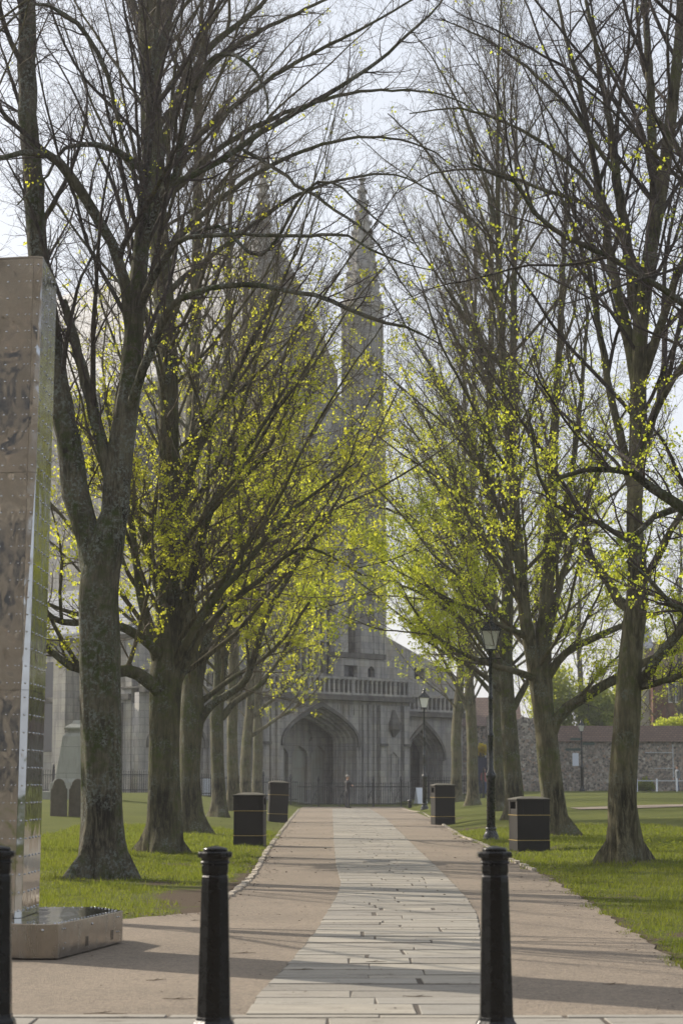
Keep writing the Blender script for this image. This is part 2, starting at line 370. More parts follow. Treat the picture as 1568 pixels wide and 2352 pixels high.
# ------------------------------------------------------------------ ground
def make_ground():
    xs = np.concatenate([np.linspace(-400, -60, 18), np.linspace(-56, -12, 30), np.linspace(-11, 14, 140), np.linspace(15, 60, 30), np.linspace(66, 400, 18)])
    ys = np.concatenate([np.linspace(-60, 8, 18), np.linspace(9, 60, 230), np.linspace(60.8, 160, 120), np.linspace(170, 900, 24)])
    X, Y = np.meshgrid(xs, ys); Z = gz(X, Y)
    rng = np.random.default_rng(3)
    far = np.clip((np.abs(X)-100)/300, 0, 1)
    Z = Z - .004
    V = np.stack([X, Y, Z], -1).reshape(-1, 3)
    ny, nx = X.shape; idx = np.arange(nx*ny).reshape(ny, nx)
    F = np.stack([idx[:-1, :-1], idx[:-1, 1:], idx[1:, 1:], idx[1:, :-1]], -1).reshape(-1, 4)
    me = npmesh('ground', V, F, True)
    # bare soil along the edges of the tarmac and round the trunks
    xe = np.interp(V[:, 1], [p[1] for p in LEFT_EDGE][::-1], [p[0] for p in LEFT_EDGE][::-1])
    xr = np.interp(V[:, 1], [p[1] for p in RIGHT_EDGE], [p[0] for p in RIGHT_EDGE])
    s = .30*(np.sin(V[:, 0]*.9+2*np.sin(V[:, 1]*.23))*np.sin(V[:, 1]*.31+V[:, 0]*.4))*(V[:, 1] < 70)
    dl = xe-V[:, 0]; dr = V[:, 0]-xr
    nearw = np.clip((44-V[:, 1])/14, 0.12, 1)
    s = np.maximum(s, np.where(dl > -.3, np.exp(-np.clip(dl, 0, 9)/(.22+.45*nearw))*(.35+.5*nearw), 0))
    s = np.maximum(s, np.where(dr > -.3, np.exp(-np.clip(dr, 0, 9)/.25)*(.35+.42*nearw), 0))
    gx, gy = V[:, 0], V[:, 1]
    s = np.maximum(s, np.exp(-(((gx+1.75)/.85)**2+((gy-26.0)/3.2)**2))*.95)
    for (tx, ty, r) in SOIL_SPOTS: s = np.maximum(s, np.exp(-(((gx-tx)/r)**2+((gy-ty)/r/1.6)**2))*.62)
    a = me.attributes.new('soil', 'FLOAT', 'POINT'); a.data.foreach_set('value', s.astype(np.float32))
    return props(link('ground', me, M['lawn']), kind='structure')

def G2(pts): return [(gnd(X, Y).x, gnd(X, Y).y) for X, Y in pts]
LEFT_EDGE = G2([(458, 2099), (528, 2059), (552, 2040), (577, 2018), (599, 1981), (614, 1955), (632, 1929), (666, 1884), (686, 1860)])
RIGHT_EDGE = G2([(1780, 2400), (1660, 2300), (1568, 2226), (1502, 2174), (1443, 2137), (1354, 2077), (1264, 2018), (1172, 1977), (1108, 1940), (1066, 1925), (1011, 1892), (971, 1868), (925, 1860)])
LEFT_EDGE = LEFT_EDGE[::-1]      # far to near
SOIL_SPOTS = [(5.1, 35.0, 1.1), (-2.6, 29.5, .8), (3.6, 26, .5), (3.3, 19.5, .4), (-2.9, 36, .7), (-3.7, 30.2, .9), (-3.6, 40.5, .9), (5.6, 52, 1.0), (-4.0, 55, 1), (4.2, 44, 1.3), (4.0, 62, 1.4), (4.0, 75, 1.5)]
def ragged(pts, amp, step, seed):
    rng = random.Random(seed); out = []
    for (a, b) in zip(pts[:-1], pts[1:]):
        L = math.dist(a, b); n = max(1, int(L/step))
        nx, ny = -(b[1]-a[1])/L, (b[0]-a[0])/L
        for i in range(n):
            t = i/n; w = rng.uniform(-amp, amp)
            out.append((a[0]+(b[0]-a[0])*t+nx*w, a[1]+(b[1]-a[1])*t+ny*w))
    out.append(pts[-1]); return out
def flat_poly(name, poly, z, mat, kind='structure'):
    bm = bmesh.new(); vs = [bm.verts.new((x, y, z)) for x, y in poly]
    f = bm.faces.new(vs)
    if f.normal.z < 0: f.normal_flip()
    bmesh.ops.triangulate(bm, faces=[f]); me = bpy.data.meshes.new(name); bm.to_mesh(me); bm.free()
    for p in me.polygons:
        if p.normal.z < 0: p.flip()
    return props(link(name, me, mat), kind=kind)

make_ground()
lawn_near = G2([(281, 2113), (380, 2104), (458, 2098)])
left_poly = [(-9.5, lawn_near[0][1]+.7), (-3.2, lawn_near[0][1]+.25)] + lawn_near
far_l = LEFT_EDGE[0]; far_r = RIGHT_EDGE[-1]
tar = [(-30, 3), (-30, 18.9)] + ragged(left_poly, .07, .12, 1) + ragged(LEFT_EDGE[::-1][1:], .03, .5, 2)
tar += [(far_l[0]-1.2, 112.5), (-16, 113.5), (-30, 114), (-30, 119.6), (24, 119.6), (24, 114), (far_r[0]+2.0, 113.2)]
tar += ragged(RIGHT_EDGE[::-1], .05, .32, 4) + [(4.2, 8), (30, 6), (30, 3)]
flat_poly('tarmac_path', tar, .006, M['tarmac'])

# flagstone strip
SL = G2([(560, 2352), (577, 2317), (599, 2282), (640, 2241), (685, 2193), (729, 2137), (755, 2092), (772, 2061), (783, 2033), (771, 1988), (766, 1929), (763, 1857)])
SR = G2([(1112, 2352), (1108, 2240), (1104, 2167), (1097, 2107), (1075, 2070), (1041, 2033), (997, 1988), (958, 1952), (923, 1917), (886, 1881), (846, 1857)])
def xl(y): return float(np.interp(y, [p[1] for p in SL], [p[0] for p in SL]))
def xr_(y): return float(np.interp(y, [p[1] for p in SR], [p[0] for p in SR]))
def slabs():
    rng = random.Random(11); V = []; F = []; bed = []
    y = 8.0
    while y < 111:
        if y > 12.75:
            a, b = xl(y), xr_(y); h = rng.choice((.26, .34, .42, .5, .58))
        else:                      # apron that runs out sideways under the bollards
            a, b = -6.5, 6.5; h = rng.choice((.4, .5, .6)); h = min(h, 12.76-y+.01) if 12.76-y > .3 else 12.76-y
            if h <= .02: y = 12.76; continue
        x = a + rng.uniform(-.02, .02); cg = rng.choice((.014, .02, .028))
        while x < b-.05:
            w = rng.uniform(.45, 1.35)
            if x+w > b-.35: w = b-x
            g = .008+(.016 if rng.random() < .2 else 0); dz = rng.uniform(-.006, .006); t1, t2 = rng.uniform(-.003, .003), rng.uniform(-.003, .003)
            j = lambda: rng.uniform(-.010, .010)
            endl = x <= a+.05; endr = x+w >= b-.06
            xa0 = (xl(y) if (endl and y > 12.75) else x+g)+j(); xa1 = (xl(y+h) if (endl and y > 12.75) else x+g)+j()
            xb0 = (xr_(y) if (endr and y > 12.75) else x+w-g)+j(); xb1 = (xr_(y+h) if (endr and y > 12.75) else x+w-g)+j()
            gy = cg; q = [(xa0, y+gy+j()), (xb0, y+gy+j()), (xb1, y+h-gy+j()), (xa1, y+h-gy+j())]
            qs = [q]
            if rng.random() < .28 and h > .33:
                u = rng.uniform(.35, .65); e = .014/h
                L_ = lambda a_, b_, v_: (a_[0]+(b_[0]-a_[0])*v_, a_[1]+(b_[1]-a_[1])*v_)
                qs = [[q[0], q[1], L_(q[1], q[2], u-e), L_(q[0], q[3], u-e)], [L_(q[0], q[3], u+e), L_(q[1], q[2], u+e), q[2], q[3]]]
            for q in qs:
                if xb0-xa0 <= .06: continue
                dz = rng.uniform(-.006, .006)
                z = .0165+dz*.5; n = len(V); cx = sum(p[0] for p in q)/4; cy = sum(p[1] for p in q)/4
                for p in q: V.append((p[0], p[1], .002))
                for p in q: V.append((p[0]*.998+cx*.002, p[1]*.998+cy*.002, z-.003+t1*(p[0]-cx)))
                for p in q: V.append((p[0]+(.005 if p[0] < cx else -.005), p[1]+(.005 if p[1] < cy else -.005), z+t1*(p[0]-cx)+t2*(p[1]-cy)))
                for l in (0, 4):
                    for i in range(4): F.append((n+l+i, n+l+(i+1) % 4, n+l+4+(i+1) % 4, n+l+4+i))
                F.append((n+8, n+9, n+10, n+11))
            x += w
        y += h
    me = npmesh('flagstone_path', V, F, False)
    props(link('flagstone_path', me, M['slab']), kind='structure')
    ys = np.linspace(12.9, 111, 200)
    poly = [(-6.5, 7.9), (-6.5, 12.74), (xl(12.8), 12.74)]+[(xl(v), v) for v in ys]+[(xr_(v), v) for v in ys[::-1]]+[(xr_(12.8), 12.74), (6.5, 12.74), (6.5, 7.9)]
    flat_poly('path_bedding', poly, .0105, M['joint'])
slabs()
# small edging stones
def kerb(pts, seed, ylo, yhi):
    rng = random.Random(seed); mb = MB()
    for a, b in zip(pts[:-1], pts[1:]):
        L = math.dist(a, b); t = 0; ang = math.atan2(b[1]-a[1], b[0]-a[0])
        while t < L:
            w = rng.uniform(.18, .42)
            x = a[0]+(b[0]-a[0])*(t+w/2)/L; y = a[1]+(b[1]-a[1])*(t+w/2)/L
            if ylo < y < yhi:
                Mx = Matrix.Translation((x+rng.uniform(-.015, .015), y, 0)) @ Matrix.Rotation(ang+rng.uniform(-.06, .06), 4, 'Z')
                hh = rng.uniform(.018, .045); d = rng.uniform(.035, .06); w2 = w/2-.008
                q = [(-w2, -d), (w2, -d), (w2, d), (-w2, d)]; q2 = [(p[0]*.93, p[1]*.8+rng.uniform(-.005, .005)) for p in q]
                mb.prism(q, -.03, hh, Mx, q2)
            t += w
    return mb
k1 = kerb(LEFT_EDGE, 5, 24.5, 110); k2 = kerb(RIGHT_EDGE, 6, 33.5, 108)
props(k1.build('kerb', M['kerb']), kind='structure'); props(k2.build('kerb', M['kerb']), kind='structure')
# pale footway crossing the far right lawn
def strip_path():
    V = []; F = []
    xs = np.linspace(9, 60, 40)
    for i, x in enumerate(xs):
        for y in (76.0, 79.3): V.append((x, y+.02*x, gzf(x, y)+.03))
    for i in range(len(xs)-1): F.append((2*i, 2*i+2, 2*i+3, 2*i+1))
    props(link('footway', npmesh('footway', V, F), M['tarmac']), kind='structure')
strip_path()

def grass():
    rng = np.random.default_rng(8)
    def field(n, x0, x1, y0, y1, cond):
        u = rng.random(n)
        y = y0*(y1/y0)**u        # denser near the camera
        x = rng.uniform(x0, x1, n); k = cond(x, y); return x[k], y[k]
    eL = lambda y: np.interp(y, [p[1] for p in LEFT_EDGE][::-1], [p[0] for p in LEFT_EDGE][::-1])
    eR = lambda y: np.interp(y, [p[1] for p in RIGHT_EDGE], [p[0] for p in RIGHT_EDGE])
    P = []
    wob = lambda x, y: .12*np.sin(x*3.1+y*1.7)+.10*np.sin(y*4.3+x)
    def soilp(x, y):
        s = np.exp(-(((x+1.75)/.85)**2+((y-26.0)/3.2)**2))*1.1
        for (tx, ty, r) in SOIL_SPOTS: s = np.maximum(s, np.exp(-(((x-tx)/r)**2+((y-ty)/r/1.6)**2))*.6)
        s = s+.32*(np.sin(x*2.3+1.5*np.sin(y*.9))*np.sin(y*1.1+x*1.7))
        return rng.random(len(x)) > s*1.7-.25
    yn = float(lawn_near[0][1])
    x, y = field(150000, -7.6, -1.3, yn-.1, 60, lambda x, y: (x < eL(y)-.12-np.clip((36-y)/30, 0, .3)+wob(x, y)) & (y > yn+.15+np.clip((-3-x)*.12, 0, .8)+.25*np.clip(x+3, 0, 2)) & (x > -.175*y-.8))
    k = soilp(x, y); P.append((x[k], y[k]))
    x, y = field(150000, 2.6, 9.5, 14, 60, lambda x, y: (x > eR(y)-.02+wob(x, y)*.8) & (x < .175*y+.8))
    k = soilp(x, y); P.append((x[k], y[k]))
    x = np.concatenate([p[0] for p in P]); y = np.concatenate([p[1] for p in P]); n = len(x)
    clump = .5+.5*np.sin(x*7.3+2*np.sin(y*2.1))*np.sin(y*5.1+1.5*np.sin(x*3.3))
    h = rng.uniform(.015, .055, n)*(.35+1.5*clump**1.5)*np.clip(.8+y*.012, .8, 1.5); h[rng.random(n) < .03] *= 1.7
    w = rng.uniform(.003, .006, n)*np.clip(y/22, .8, 2.4)
    a = rng.uniform(0, 2*np.pi, n); lean = rng.uniform(.1, .7, n)*h; la = rng.uniform(0, 2*np.pi, n)
    z = gz(x, y)-.006
    A = np.stack([x-np.cos(a)*w, y-np.sin(a)*w, z], -1); B = np.stack([x+np.cos(a)*w, y+np.sin(a)*w, z], -1)
    C = np.stack([x+np.cos(la)*lean, y+np.sin(la)*lean, z+h], -1)
    V = np.stack([A, B, C], 1).reshape(-1, 3); F = np.arange(3*n).reshape(n, 3)
    props(link('grass', npmesh('grass', V, F), M['blade']), 'short bright green grass beside the path', 'grass', kind='stuff')
grass()
def litter():
    rng = np.random.default_rng(21); n = 5200
    y = 12.9*(75/12.9)**rng.random(n); side = rng.random(n) < .5
    eL = np.interp(y, [p[1] for p in LEFT_EDGE][::-1], [p[0] for p in LEFT_EDGE][::-1]); eR = np.interp(y, [p[1] for p in RIGHT_EDGE], [p[0] for p in RIGHT_EDGE])
    off = rng.normal(0, .28, n); x = np.where(side, eL-off*.8, eR+off)
    k = (rng.random(n) < .3); x = np.where(k, rng.uniform(-5, 5, n), x)
    k2 = (y < 24) & side & ~k; x = np.where(k2, -2.6+rng.normal(0, .9, n), x); y = np.where(k2, float(lawn_near[1][1])-.1+rng.normal(0, .14, n), y)
    a = rng.uniform(0, 6.28, n); s_ = rng.uniform(.006, .02, n)*np.clip(y/20, .8, 2); e = np.stack([x, y, gz(x, y)+.024], -1)
    u = np.stack([np.cos(a), np.sin(a), rng.uniform(-.2, .3, n)], -1)*s_[:, None]; w = np.stack([-np.sin(a), np.cos(a), rng.uniform(-.2, .5, n)], -1)*(s_*rng.uniform(.25, .7, n))[:, None]
    V = np.stack([e-u, e+w, e+u, e-w], 1).reshape(-1, 3); I = np.arange(n)[:, None]*4
    props(link('leaf_litter', npmesh('leaf_litter', V, np.vstack([I+[0, 1, 2], I+[0, 2, 3]])), M['litter']), 'dead leaves and grit scattered along the path edges', 'leaf litter', kind='stuff')
litter()
# ------------------------------------------------------------------ trees
ZUP = np.array([0., 0., 1.])
def catmull(pts, rad, step):
    P = np.array(pts, float); R = np.array(rad, float); out = []; orad = []
    n = len(P); E = np.vstack([2*P[0]-P[1], P, 2*P[-1]-P[-2]])
    for i in range(n-1):
        p0, p1, p2, p3 = E[i], E[i+1], E[i+2], E[i+3]
        m = max(1, int(np.linalg.norm(p2-p1)/step))
        for k in range(m):
            t = k/m
            out.append(.5*((2*p1)+(-p0+p2)*t+(2*p0-5*p1+4*p2-p3)*t*t+(-p0+3*p1-3*p2+p3)*t**3)); orad.append(R[i]+(R[i+1]-R[i])*t)
    out.append(P[-1]); orad.append(R[-1]); return np.array(out), np.array(orad)
def trunk_mesh(P, R, zb, rng, sides=26, flare=True, lump=.05):
    V, F = tubes(P[None], R[None], sides); V = V.reshape(len(P), sides, 3)
    h = (P[:, 2]-zb)[:, None]; a = (np.arange(sides)*2*np.pi/sides)[None]
    m = np.ones((len(P), sides))
    ph = rng.uniform(0, 6.28, 9)
    for i, (k, amp, dz) in enumerate(((2, 1.0, .25), (3, .9, .4), (5, .6, .7), (7, .5, .9), (11, .35, 1.2))):
        m += lump*amp*np.sin(k*a+ph[i]+dz*h*1.3+.8*np.sin(h*.9+ph[i+2]))
    m += lump*.8*np.sin(h*2.3+ph[7]+a)*np.sin(h*.8+2*a)
    if flare:
        lob = np.clip(np.sin(3*a+ph[5])+.7*np.sin(5*a+ph[6]), -.3, 2)
        lob = lob+.35*np.sin(9*a+ph[3])+.25*np.sin(14*a+ph[1])
        m += np.exp(-h/.36)*(.30+.42*lob) + np.exp(-h/.12)*.5*np.clip(lob-.3, 0, 2)
    V = P[:, None]+(V-P[:, None])*m[..., None]
    if flare:    # lowest ring goes below the turf
        V[0, :, 2] = zb-.12
    return V.reshape(-1, 3), F
def grow(P, D, L, R, nseg, up, wig, rng, taper=.25, out=None):
    n = len(P); pts = np.empty((n, nseg+1, 3)); pts[:, 0] = P; d = D.copy()
    for i in range(nseg):
        d = d + up[:, None]*ZUP/nseg + rng.normal(0, wig, (n, 3))
        d /= np.linalg.norm(d, axis=1, keepdims=True)
        pts[:, i+1] = pts[:, i]+d*(L/nseg)[:, None]
    t = np.linspace(0, 1, nseg+1)[None]
    return pts, R[:, None]*(1-(1-taper)*t)
def kids(pts, rad, per, t0, t1, a0, a1, rng, zb=.25):
    "pick points along parent branches and directions leaving them"
    n, m, _ = pts.shape
    k = np.repeat(np.arange(n), per); c = len(k)
    t = (np.tile(np.arange(per), n)+rng.random(c))/per; t = t0+(t1-t0)*t
    f = t*(m-1); i = np.minimum(f.astype(int), m-2); w = (f-i)[:, None]
    P = pts[k, i]*(1-w)+pts[k, i+1]*w; T = pts[k, i+1]-pts[k, i]; T /= np.linalg.norm(T, axis=1, keepdims=True)+1e-9
    r = rad[k, i]*(1-w[:, 0])+rad[k, i+1]*w[:, 0]
    q = rng.normal(size=(c, 3)); q[:, 2] += zb; q -= (q*T).sum(1, keepdims=True)*T; q /= np.linalg.norm(q, axis=1, keepdims=True)+1e-9
    a = rng.uniform(a0, a1, c)[:, None]
    return k, t, P, T*np.cos(a)+q*np.sin(a), r
def vis(P, mx, my=1.12):
    "seen from near the viewpoint, or throwing a shadow that is"
    k = P[:, 2:3]/sun_dir.z; Q = P-np.array([[sun_dir.x, sun_dir.y, sun_dir.z]])*k
    return infrustum(P, mx, my)|(infrustum(Q, 1.15, 1.1, 9)&(Q[:, 1] < 75))
def infrustum(P, mx, my=1.12, back=3):
    d = P[:, 1]*math.cos(TH)+(P[:, 2]-CAMZ)*math.sin(TH); d = np.maximum(d, .5)
    u = P[:, 0]/d; v = (-(P[:, 1])*math.sin(TH)+(P[:, 2]-CAMZ)*math.cos(TH))/d
    return (np.abs(u) < .1715*mx) & (np.abs(v) < .2575*my) & (P[:, 1] > back)
NTREE = [0]
def tree(label, D, trunk, limbs=(), H=26, seed=1, boughs=61, zlo=3.2, blen=8.5, leaf=5400, leafz=(2.5, 15), leafmat='leaf_yellow',
         bark='bark', dark=False, group='lime trees of the avenue', near=1.0, ang=(28, 58), leafsz=0.049, sec=13, ter=9, qua=3, azbias=None, lump=.05, bough_r=.20,
         name='lime_tree', upb=.55, sides=26, limb_boughs=True, base_z=None, rt=.018, crowntop=1.0, droop=0.0, spur=0):
    rng = np.random.default_rng(seed)
    k = D/FPX                       # metres per photograph pixel at the tree
    P0 = [at(X, Y, D) for X, Y, w in trunk]; W0 = [w*k/2*.92 for X, Y, w in trunk]
    zb = gzf(P0[0].x, D) if base_z is None else base_z
    P0[0].z = zb
    rng2 = np.random.default_rng(seed+50)
    P = [np.array(p)+np.array([0, 0.0, 0]) for p in P0]
    if P[-1][2] < H*.93:            # carry the leader on to the top of the tree
        p = P[-1]; d = P[-1]-P[-2]; d /= np.linalg.norm(d); n = 4; r = W0[-1]
        for i in range(n):
            d = d+np.array([rng.normal(0, .03), rng.normal(0, .05), .12]); d /= np.linalg.norm(d)
            p = p+d*(H-P0[-1].z)/n; P.append(p); W0.append(r*(1-(i+1)/n*.86))
    PT, RT = catmull(P, W0, .22)
    PT[1:, 1] += np.cumsum(rng.normal(0, .010, len(PT)-1))
    name_t = thing(name, (float(P[0][0]), D, zb), label, 'tree', group)
    tv, tf = trunk_mesh(PT, RT, zb, rng, sides, True, lump)
    tr = link('trunk', npmesh('trunk', tv, tf, True), M[bark], name_t)
    # explicit limbs
    LV = []; LF = []; off = 0; src = []
    for lb in limbs:
        dz = lb[0]; pts = []; rr = []
        n = len(lb)-1
        for i, (X, Y, w) in enumerate(lb[1:]):
            dd = D+dz*(i/(n-1)); p = at(X, Y, dd); pts.append(np.array(p)); rr.append(w*dd/FPX/2)
        Pl, Rl = catmull(pts, rr, .22)
        Pl[1:-1] += rng.normal(0, .010, (len(Pl)-2, 3))
        src.append((Pl, Rl, Rl[0] > .085))
        v, f = trunk_mesh(Pl, Rl, -99, rng, 16 if Rl[0] > .07 else 9, False, lump*.8)
        LV.append(v); LF.append(f+off); off += len(v)
    if LV: link('limb', npmesh('limb', np.vstack(LV), np.vstack(LF), True), M[bark], tr)
    # boughs from the trunk and from heavy limbs
    zs = PT[:, 2]-zb
    bp = []; bd = []; bl = []; br = []
    hh = np.linspace(0, 1, boughs)
    hz = zlo+(PT[-1, 2]-zb-.4-zlo)*hh**1.05 + rng.normal(0, .15, boughs)
    az = rng.uniform(0, 2*np.pi)+np.arange(boughs)*2.39996+rng.normal(0, .25, boughs)
    if azbias is not None: 
        az = az + .6*np.sin(azbias-az)
    for h, a in zip(hz, az):
        i = int(np.clip(np.searchsorted(zs, h), 1, len(PT)-1)); r = RT[i]
        rel = h/(PT[-1, 2]-zb)
        el = math.radians(rng.uniform(*ang)+22*rel)
        bp.append(PT[i]); bd.append([math.cos(a)*math.cos(el), math.sin(a)*math.cos(el), math.sin(el)])
        bl.append(1.1*blen*(1-.58*rel)*rng.uniform(.75, 1.15)); br.append(min(r*.55, bough_r*.32*(1-.55*rel)*rng.uniform(.6, 1.1)))
    if limb_boughs:
        for Pl, Rl, heavy in src:
            if not heavy: continue
            nb = max(1, int(len(Pl)*.22*.9))
            for q in range(nb):
                i = int(len(Pl)*(.25+.72*(q+rng.random())/nb)); i = min(i, len(Pl)-2); T = Pl[i+1]-Pl[i]; T /= np.linalg.norm(T)
                d = T+rng.normal(0, .65, 3)+np.array([0, 0, .7]); d[2] = abs(d[2])+.15; d /= np.linalg.norm(d)
                bp.append(Pl[i]); bd.append(d); bl.append(rng.uniform(2.2, 5.0)); br.append(min(Rl[i]*.6, .05))
    bp = np.array(bp); bd = np.array(bd); bl = np.array(bl); br = np.maximum(np.array(br), .012)
    b, r_b = grow(bp, bd, bl, br, 14, np.full(len(bp), upb)-(.35+droop)*rng.random(len(bp)), .075, rng, .16)
    geo_b = [(b, r_b, 7)]
    # light explicit limbs join as parents for secondaries
    def resample(Pl, Rl, n):
        t = np.linspace(0, len(Pl)-1, n); i = np.minimum(t.astype(int), len(Pl)-2); w = (t-i)[:, None]
        return Pl[i]*(1-w)+Pl[i+1]*w, Rl[i]*(1-w[:, 0])+Rl[i+1]*w[:, 0]
    parb, parr = [b], [r_b]
    for Pl, Rl, heavy in src:
        # split long limbs in ~4 m pieces so shoots are evenly spread
        L = len(Pl)*.22; n = max(1, int(L/4)+ (1 if not heavy else 0))
        for c in range(n):
            s = Pl[int(len(Pl)*c/n):int(len(Pl)*(c+1)/n)+1]; t = Rl[int(len(Pl)*c/n):int(len(Pl)*(c+1)/n)+1]
            if len(s) < 3: continue
            p_, r_ = resample(s, t, 15); parb.append(p_[None]); parr.append(np.minimum(r_, .05)[None])
    b_all = np.concatenate(parb); r_all = np.concatenate(parr)
    L_all = np.linalg.norm(np.diff(b_all, axis=1), axis=2).sum(1)
    kk, t, p, d, r = kids(b_all, r_all, sec, .18, 1, .42, .95, rng)
    s_len = np.clip(L_all[kk]*.42*(1-.72*t)*rng.uniform(.55, 1.3, len(kk)), .35, 3.4)
    d[:, 2] = np.where(d[:, 2] < -.2, -.25*d[:, 2], d[:, 2]); d /= np.linalg.norm(d, axis=1, keepdims=True)
    keep = infrustum(p, 1.6, 1.35)|(rng.random(len(p)) < .35); kk, p, d, r, s_len = kk[keep], p[keep], d[keep], r[keep], s_len[keep]
    s, r_s = grow(p, d, s_len, np.clip(r*.45, .006, .026), 8, rng.uniform(.05, .55, len(p)), .12, rng, .2)
    # twigs
    k3, t3, p, d, r = kids(s, r_s, ter, .12, 1, .5, 1.15, rng, .1)
    t_len = np.clip(s_len[k3]*.45*(1-.5*t3)*rng.uniform(.5, 1.4, len(k3)), .18, 1.35)
    keep = vis(p, 1.35, 1.12); p, d, r, t_len = p[keep], d[keep], r[keep], t_len[keep]
    tw, r_t = grow(p, d, t_len, np.clip(r*.5, .0032, .009)*max(1, (D/60)**.5), 5, np.full(len(p), .12), .14, rng, .35)
    geo_t = [(s, r_s, 5), (tw, r_t, 3)]
    if qua and len(tw):
        k4, t4, p, d, r = kids(tw, r_t, qua, .2, 1, .5, 1.2, rng, 0)
        q_len = t_len[k4]*.42*rng.uniform(.5, 1.3, len(k4))
        keep = infrustum(p, 1.2, 1.06)|(vis(p, 1.2, 1.06)&(rng.random(len(p)) < .5)); p, d, r, q_len = p[keep], d[keep], r[keep], q_len[keep]
        qt, r_q = grow(p, d, np.clip(q_len, .06, .5), np.clip(r*.62, .0024, .005)*max(1, (D/60)**.5), 2, np.full(len(p), .05), .2, rng, .6)
        geo_t.append((qt, r_q, 3))
    def emit(nm, geo, mat):
        V = []; F = []; o = 0
        for pts, rad, kf in geo:
            if not len(pts): continue
            v, f = tubes(pts, rad, kf); V.append(v); F.append(f+o); o += len(v)
        return link(nm, npmesh(nm, np.vstack(V), np.vstack(F), True), M[mat], name_t)
    emit('boughs', geo_b, 'branch_dark' if dark else 'branch')
    emit('twigs', geo_t, 'twig_dark' if dark else 'twig')
    # leaves
    if leaf:
        z0, z1 = leafz
        ends = qt[:, -1] if qua and len(tw) else tw[:, -1]; tdir = (qt[:, -1]-qt[:, 0]) if qua and len(tw) else tw[:, -1]-tw[:, 0]
        h = ends[:, 2]-zb
        # spray density differs from bough to bough, in clumps of about a metre
        cl = np.sin(ends[:, 0]*1.9+seed)*np.sin(ends[:, 1]*1.5+2.1*seed)*np.sin(ends[:, 2]*1.7+.7*seed)
        w = np.clip((z1-h)/(z1-z0), 0.05, 1)**1.8*(1+1.1*cl)*(h > z0*.5)
        w = np.clip(w, 0, None); w /= w.sum(); nc = max(10, leaf//6)
        c = rng.choice(len(ends), nc, p=w)
        n = nc*6; e = np.repeat(ends[c], 6, 0)+rng.normal(0, .8*leafsz, (n, 3)); 
        dirn = np.repeat(tdir[c], 6, 0); dirn /= np.linalg.norm(dirn, axis=1, keepdims=True)+1e-9
        ax = dirn*.4+rng.normal(0, .6, (n, 3))+np.array([0, 0, -.75]); ax /= np.linalg.norm(ax, axis=1, keepdims=True)
        sd_ = np.cross(ax, rng.normal(size=(n, 3))); sd_ /= np.linalg.norm(sd_, axis=1, keepdims=True); nn = np.cross(ax, sd_)
        sz = leafsz*rng.uniform(.55, 1.25, n)[:, None]
        A = e; B = e+ax*sz*.45+sd_*sz*.46+nn*sz*.12; C_ = e+ax*sz*1.05; Dv = e+ax*sz*.45-sd_*sz*.46+nn*sz*.12
        V = np.stack([A, B, C_, Dv], 1).reshape(-1, 3); I = np.arange(n)[:, None]*4
        F = np.vstack([I+[0, 1, 2], I+[0, 2, 3]])
        link('crown', npmesh('crown', V, F), M[leafmat], name_t)
    return name_t

